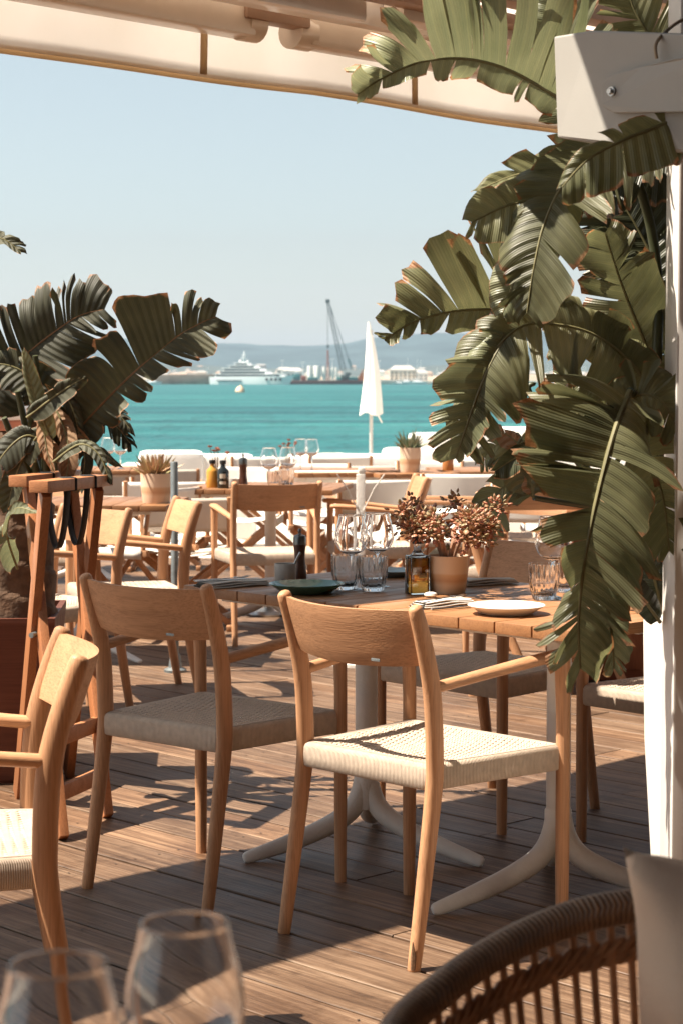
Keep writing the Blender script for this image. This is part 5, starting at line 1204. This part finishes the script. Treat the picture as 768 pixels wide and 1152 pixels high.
for i in range(nu):
    for j in range(k): fs.append((i*k+j,i*k+(j+1)%k,(i+1)*k+(j+1)%k,(i+1)*k+j))
fs.append(tuple(range(k))); mb.add(vs,fs); mb.build('hull',YW,t,angle=30)
tiers=[(245,322,8.4,11.6,12,.6,2.2),(250,306,11.6,15.0,11,.8,2.6),(254,300,15.0,18.2,10,1.0,2.6),(260,293,18.2,21.4,8,1.0,2.4),(266,284,21.4,24.2,5,.8,1.6)]
for (a,b,z0,z1,w,r1,r2) in tiers:
    mb=MB(); deckbox(mb,X(a),X(b),z0,z1,w,r1*.5,r2*.5); o=mb.build('deck_level',YW,t,flat=True)
    mw=MB(); deckbox(mw,X(a)+1.5,X(b)-2.5-r2*1.2,z0+.7,z1-.55,w+.5,0,0); mw.build('window_band',DG,o,flat=True)
    mo=MB(); deckbox(mo,X(a)-2,X(b)-r2*1.4,z1,z1+.45,w+1.2,0,0); mo.build('overhang',YW,o,flat=True)
for px_ in (304,309,314,319):
    mb=MB(); mb.box((X(px_),-6.9,5.6),(2.6,.5,3.0)); mb.build('hull_window',DG,t,flat=True)
mb=MB(); mb.box((X(262),-7.2,4.2),(30,.5,1.2)); mb.build('hull_window',DG,t,flat=True)
mb=MB(); mb.tube([(X(275),0,24),(X(275.5),0,38)],[1.8,.5],8); mb.box((X(275),0,30),(5,5,.8)); mb.box((X(275),0,33),(3.4,4,.7)); mb.build('radar_mast',YW,t)
for px_,z in ((271,27.5),(279,27.0)):
    mb=MB(); mb.lathe([(0,0),(1.4,.3),(1.8,1.5),(1.3,2.7),(0,3.2)],14,(X(px_),0,z-2.6)); mb.build('radar_dome',YW,t)
# breakwater and quay
STW=plain('breakwater_stone',(.27,.21,.16),.9,noise=.35,scale=.06,bump=0); CONC=plain('harbour_concrete',(.50,.46,.41),.9,noise=.2,scale=.05)
def quay(name,label,x0,x1,Y,h,mat,d=20):
    mb=MB(); mb.box(((hx(x0)+hx(x1))/2*Y/DY,Y,SEA-1+(h+1)/2),((hx(x1)-hx(x0))*Y/DY,d,h+1),bev=.6); return tag(mb.build(name,mat),label,'breakwater')
quay('breakwater','brown stone breakwater left of the yacht',176,242,2480,12.5,STW); quay('breakwater','low stone breakwater left end with small boats',120,176,2500,6,STW); quay('quay','long pale harbour quay behind the yacht and crane barge',236,470,2520,6,CONC); quay('breakwater','low sandy breakwater right of the closed parasol',432,700,2600,5,plain('sand',(.55,.47,.38),.9))
def house(px,base,w,h,Y,label,mat,roofc,group,cat='building',win=True,nm_='building'):
    t=thing(nm_,label,cat,((px-384)/FPX*Y,Y,base),0,group)
    mb=MB(); mb.box((0,0,h/2),(w,w*.7,h)); mb.build('wall',mat,t,flat=True)
    mb=MB(); a=w/2+.4; b=w*.35+.4; mb.add([(-a,-b,h),(a,-b,h),(a,b,h),(-a,b,h),(-a*.6,0,h+w*.16),(a*.6,0,h+w*.16)],[(0,1,5,4),(1,2,5),(2,3,4,5),(3,0,4),(3,2,1,0)]); mb.build('roof',roofc,t,flat=True)
    if win:
        n=max(2,int(w/5)); 
        for r in range(max(1,int(h/4))):
            for i in range(n):
                mb=MB(); mb.box((-w/2+w*(i+.5)/n,-w*.35,2.2+r*3.8),(w/n*.45,.4,1.7)); mb.build('window',DG,t,flat=True)
    return t
HW=[plain('far_wall_%s'%k,c,.9,noise=0) for k,c in (('white',(.72,.70,.66)),('cream',(.62,.57,.49)),('rose',(.56,.47,.40)))]; HR=[plain('far_roof_tile',(.36,.26,.20),.9,noise=0),plain('far_roof_grey',(.40,.38,.36),.9,noise=0)]
# silos and sheds by the crane
for i,(a,b,hh) in enumerate(((346,352,17),(353,361,17),(363,367,16),(368,372,16),(373,376,15),(377,380,15))):
    mb=MB(); r=(hx(b)-hx(a))/2; mb.lathe([(0,0),(r,0),(r,hh-1),(r*.9,hh),(0,hh)],20,(0,0,0)); o=mb.build('silo',HW[0]); o.location=(hx((a+b)/2)*1.03,2470,4.4); tag(o,'pale storage tank in the row beside the harbour crane','tank','storage tanks by the crane')
house(330,4.5,26,11,2560,'white harbour warehouse just left of the tanks',HW[0],HR[1],'harbour sheds'); house(320,4.5,18,13,2570,'second white harbour warehouse behind the yacht bow',HW[0],HR[1],'harbour sheds')
house(452,3.5,34,14,2620,'harbour building with grey roof right of the closed parasol',HW[1],HR[1],'harbour sheds'); house(470,3.5,24,10,2620,'low harbour building near the left tips of the arching leaf',HW[0],HR[1],'harbour sheds')
# crane barge
GRN=plain('crane_paint',(.05,.075,.07),.6,noise=0); RUST=plain('rust_red',(.34,.09,.045),.7,noise=.2); TEALP=plain('teal_paint',(.06,.22,.22),.6)
t=thing('crane_barge','floating crane with tall lattice boom on a dark work barge','crane',(hx(370),DY,SEA))
XX=lambda px:(px-370)*S
mb=MB(); mb.box((XX(367),0,2.2),(82*S,18,5.4),bev=.6); mb.build('barge_hull',plain('barge_hull_paint',(.07,.035,.028),.7),t)
mb=MB(); mb.box((XX(388),0,8),(9*S,12,6.5),bev=.3); mb.box((XX(391),0,12.5),(6*S,10,3.4),bev=.3); mb.build('crane_house',GRN,t)
def lattice(P,Q,w0,w1,n,mat,name,r=.28):
    mb=MB(); P=Vector(P);Q=Vector(Q); z=(Q-P).normalized(); x=z.cross(Vector((0,1,0))).normalized(); y=z.cross(x); C=[]
    for i in range(n+1):
        f=i/n; w=(w0+(w1-w0)*f)/2; c=P+(Q-P)*f; C.append([c+x*w*a+y*w*b for a,b in ((-1,-1),(1,-1),(1,1),(-1,1))])
    for i in range(n):
        for k in range(4): mb.tube([C[i][k],C[i+1][k]],r,5); mb.tube([C[i][k],C[i+1][(k+1)%4]],r*.6,4); 
        for k in range(4): mb.tube([C[i][k],C[i][(k+1)%4]],r*.5,4)
    return mb.build(name,mat,t)
zz=lambda py:(432.6-py)*S
lattice((XX(386),0,zz(417)),(XX(369),0,zz(341)),5.5,3.0,20,GRN,'lattice_boom',.42)
mb=MB(); mb.box((XX(368.8),0,zz(339.5)),(5,3,4)); mb.build('boom_head',GRN,t)
mb=MB(); mb.tube([(XX(368.5),0,zz(340)),(XX(369),0,zz(388))],.3,5); mb.tube([(XX(369.5),0,zz(340)),(XX(393),0,zz(405))],.22,5); mb.tube([(XX(372),0,zz(345)),(XX(391),0,zz(404))],.22,5); mb.build('cable',GRN,t)
mb=MB(); mb.box((XX(369),0,zz(390)),(2.4,2,4)); mb.build('hook_block',GRN,t)
lattice((XX(369),4,zz(428)),(XX(369),4,zz(394)),3.2,1.0,8,RUST,'pile_frame',.45)
lattice((XX(396),2,zz(416)),(XX(391.5),2,zz(404)),2.4,1.6,4,TEALP,'gantry',.4)
for a,b,z0,z1,mt,nm_ in ((330,338,428,421,TEALP,'cabin'),(339,345,428,423,RUST,'cabin'),(346,358,428,424.5,TEALP,'deck_gear'),(333,336,421,418,YW,'wheelhouse'),(379,402,428,424,TEALP,'deck_gear')):
    mb=MB(); mb.box((XX((a+b)/2),-3,(zz(z0)+zz(z1))/2),((b-a)*S,6,zz(z1)-zz(z0)),bev=.3); mb.build(nm_,mt,t)
mb=MB(); vs=[(XX(401),0,zz(428)),(XX(409),0,zz(428)),(XX(409),3,zz(428)),(XX(401),3,zz(428)),(XX(408),0,zz(415)),(XX(408),3,zz(415))]; mb.add(vs,[(0,1,4),(3,5,2),(0,4,5,3),(1,2,5,4),(0,3,2,1)]); mb.build('orange_sheet',plain('orange_paint',(.50,.14,.04),.7),t,flat=True)
# masts and sailing boats in the marina
rr=random.Random(77)
bh=None
def boat(px,Y,L,mast,label,grp):
    global bh
    if bh is None:
        t=thing('sailing_boat',label,'boat',(0,0,0),0,grp)
        mb=MB(); vs=[];n=10
        for i in range(n+1):
            u=i/n; w=.16*(1-max(0,(u-.5)/.5)**2)+.005
            vs+=[(-.5+u,-w,.12+.03*u),(-.5+u*.94,-w*.6,-.02),(-.5+u*.94,w*.6,-.02),(-.5+u,w,.12+.03*u)]
        fs=[(i*4+j,i*4+(j+1)%4,(i+1)*4+(j+1)%4,(i+1)*4+j) for i in range(n) for j in range(4)]+[(0,1,2,3)]
        mb.add(vs,fs); mb.build('hull',YW,t); mb=MB(); mb.box((-.02,0,.17),(.4,.16,.08),bev=.02); mb.build('cabin',YW,t)
        mb=MB(); mb.tube([(0.05,0,.1),(0.05,0,1.35)],[.012,.007],6); mb.tube([(.05,0,.3),(-.4,0,.3)],.008,5); mb.build('mast',YW,t); bh=t; r=t
    else: r=copytree(bh)
    r.location=((px-384)/FPX*Y,Y,SEA); r.scale=(L,L,L*mast); r['label']=label; r['group']=grp; return r
GB='sailing boats in the far marina'
for k in range(46):
    px=rr.choice([rr.uniform(434,700)]*3+[rr.uniform(120,176)]); boat(px,rr.uniform(2300,2480),rr.uniform(12,22),rr.uniform(.8,1.25),'tiny white sailing boat in the far marina',GB)
for k,px in enumerate((166,171,234,341,374,318,426)):
    t=thing('light_mast','slim pale floodlight mast in the harbour','mast',((px-384)/FPX*2550,2550,4),0,'harbour light masts'); mb=MB(); hh=rr.uniform(14,27) if k<3 else rr.uniform(20,27); mb.tube([(0,0,0),(0,0,hh)],[.5,.3],6); mb.build('pole',YW,t); mb=MB(); mb.box((0,0,hh),(4.4,1.2,1.0)); mb.build('lamp_head',YW,t)
GH='pale houses of the far town on the hillside'
hs_=[]
for wi in range(3):
    for ri in range(2): hs_.append(house(0,0,16,9,100,'tiny pale house of the hazy far town',HW[wi],HR[ri],GH,'house',False,'town_house'))
for k in range(200):
    Y=rr.choice([3250,3500,3900,4600,5400,5900]); px=rr.choice([rr.uniform(100,330),rr.uniform(410,720),rr.uniform(90,760)])
    base={3250:3,3500:8,3900:11,4600:14,5400:24,5900:34}[Y]*rr.uniform(.6,1.2)
    src=hs_[k%6]; r=src if k<6 else copytree(src)
    r.location=((px-384)/FPX*Y,Y,base); s=rr.uniform(.45,1.1); r.scale=(s*rr.uniform(.9,1.9),s,s*rr.uniform(.8,1.4)); r.rotation_euler=(0,0,rr.uniform(-.4,.4))
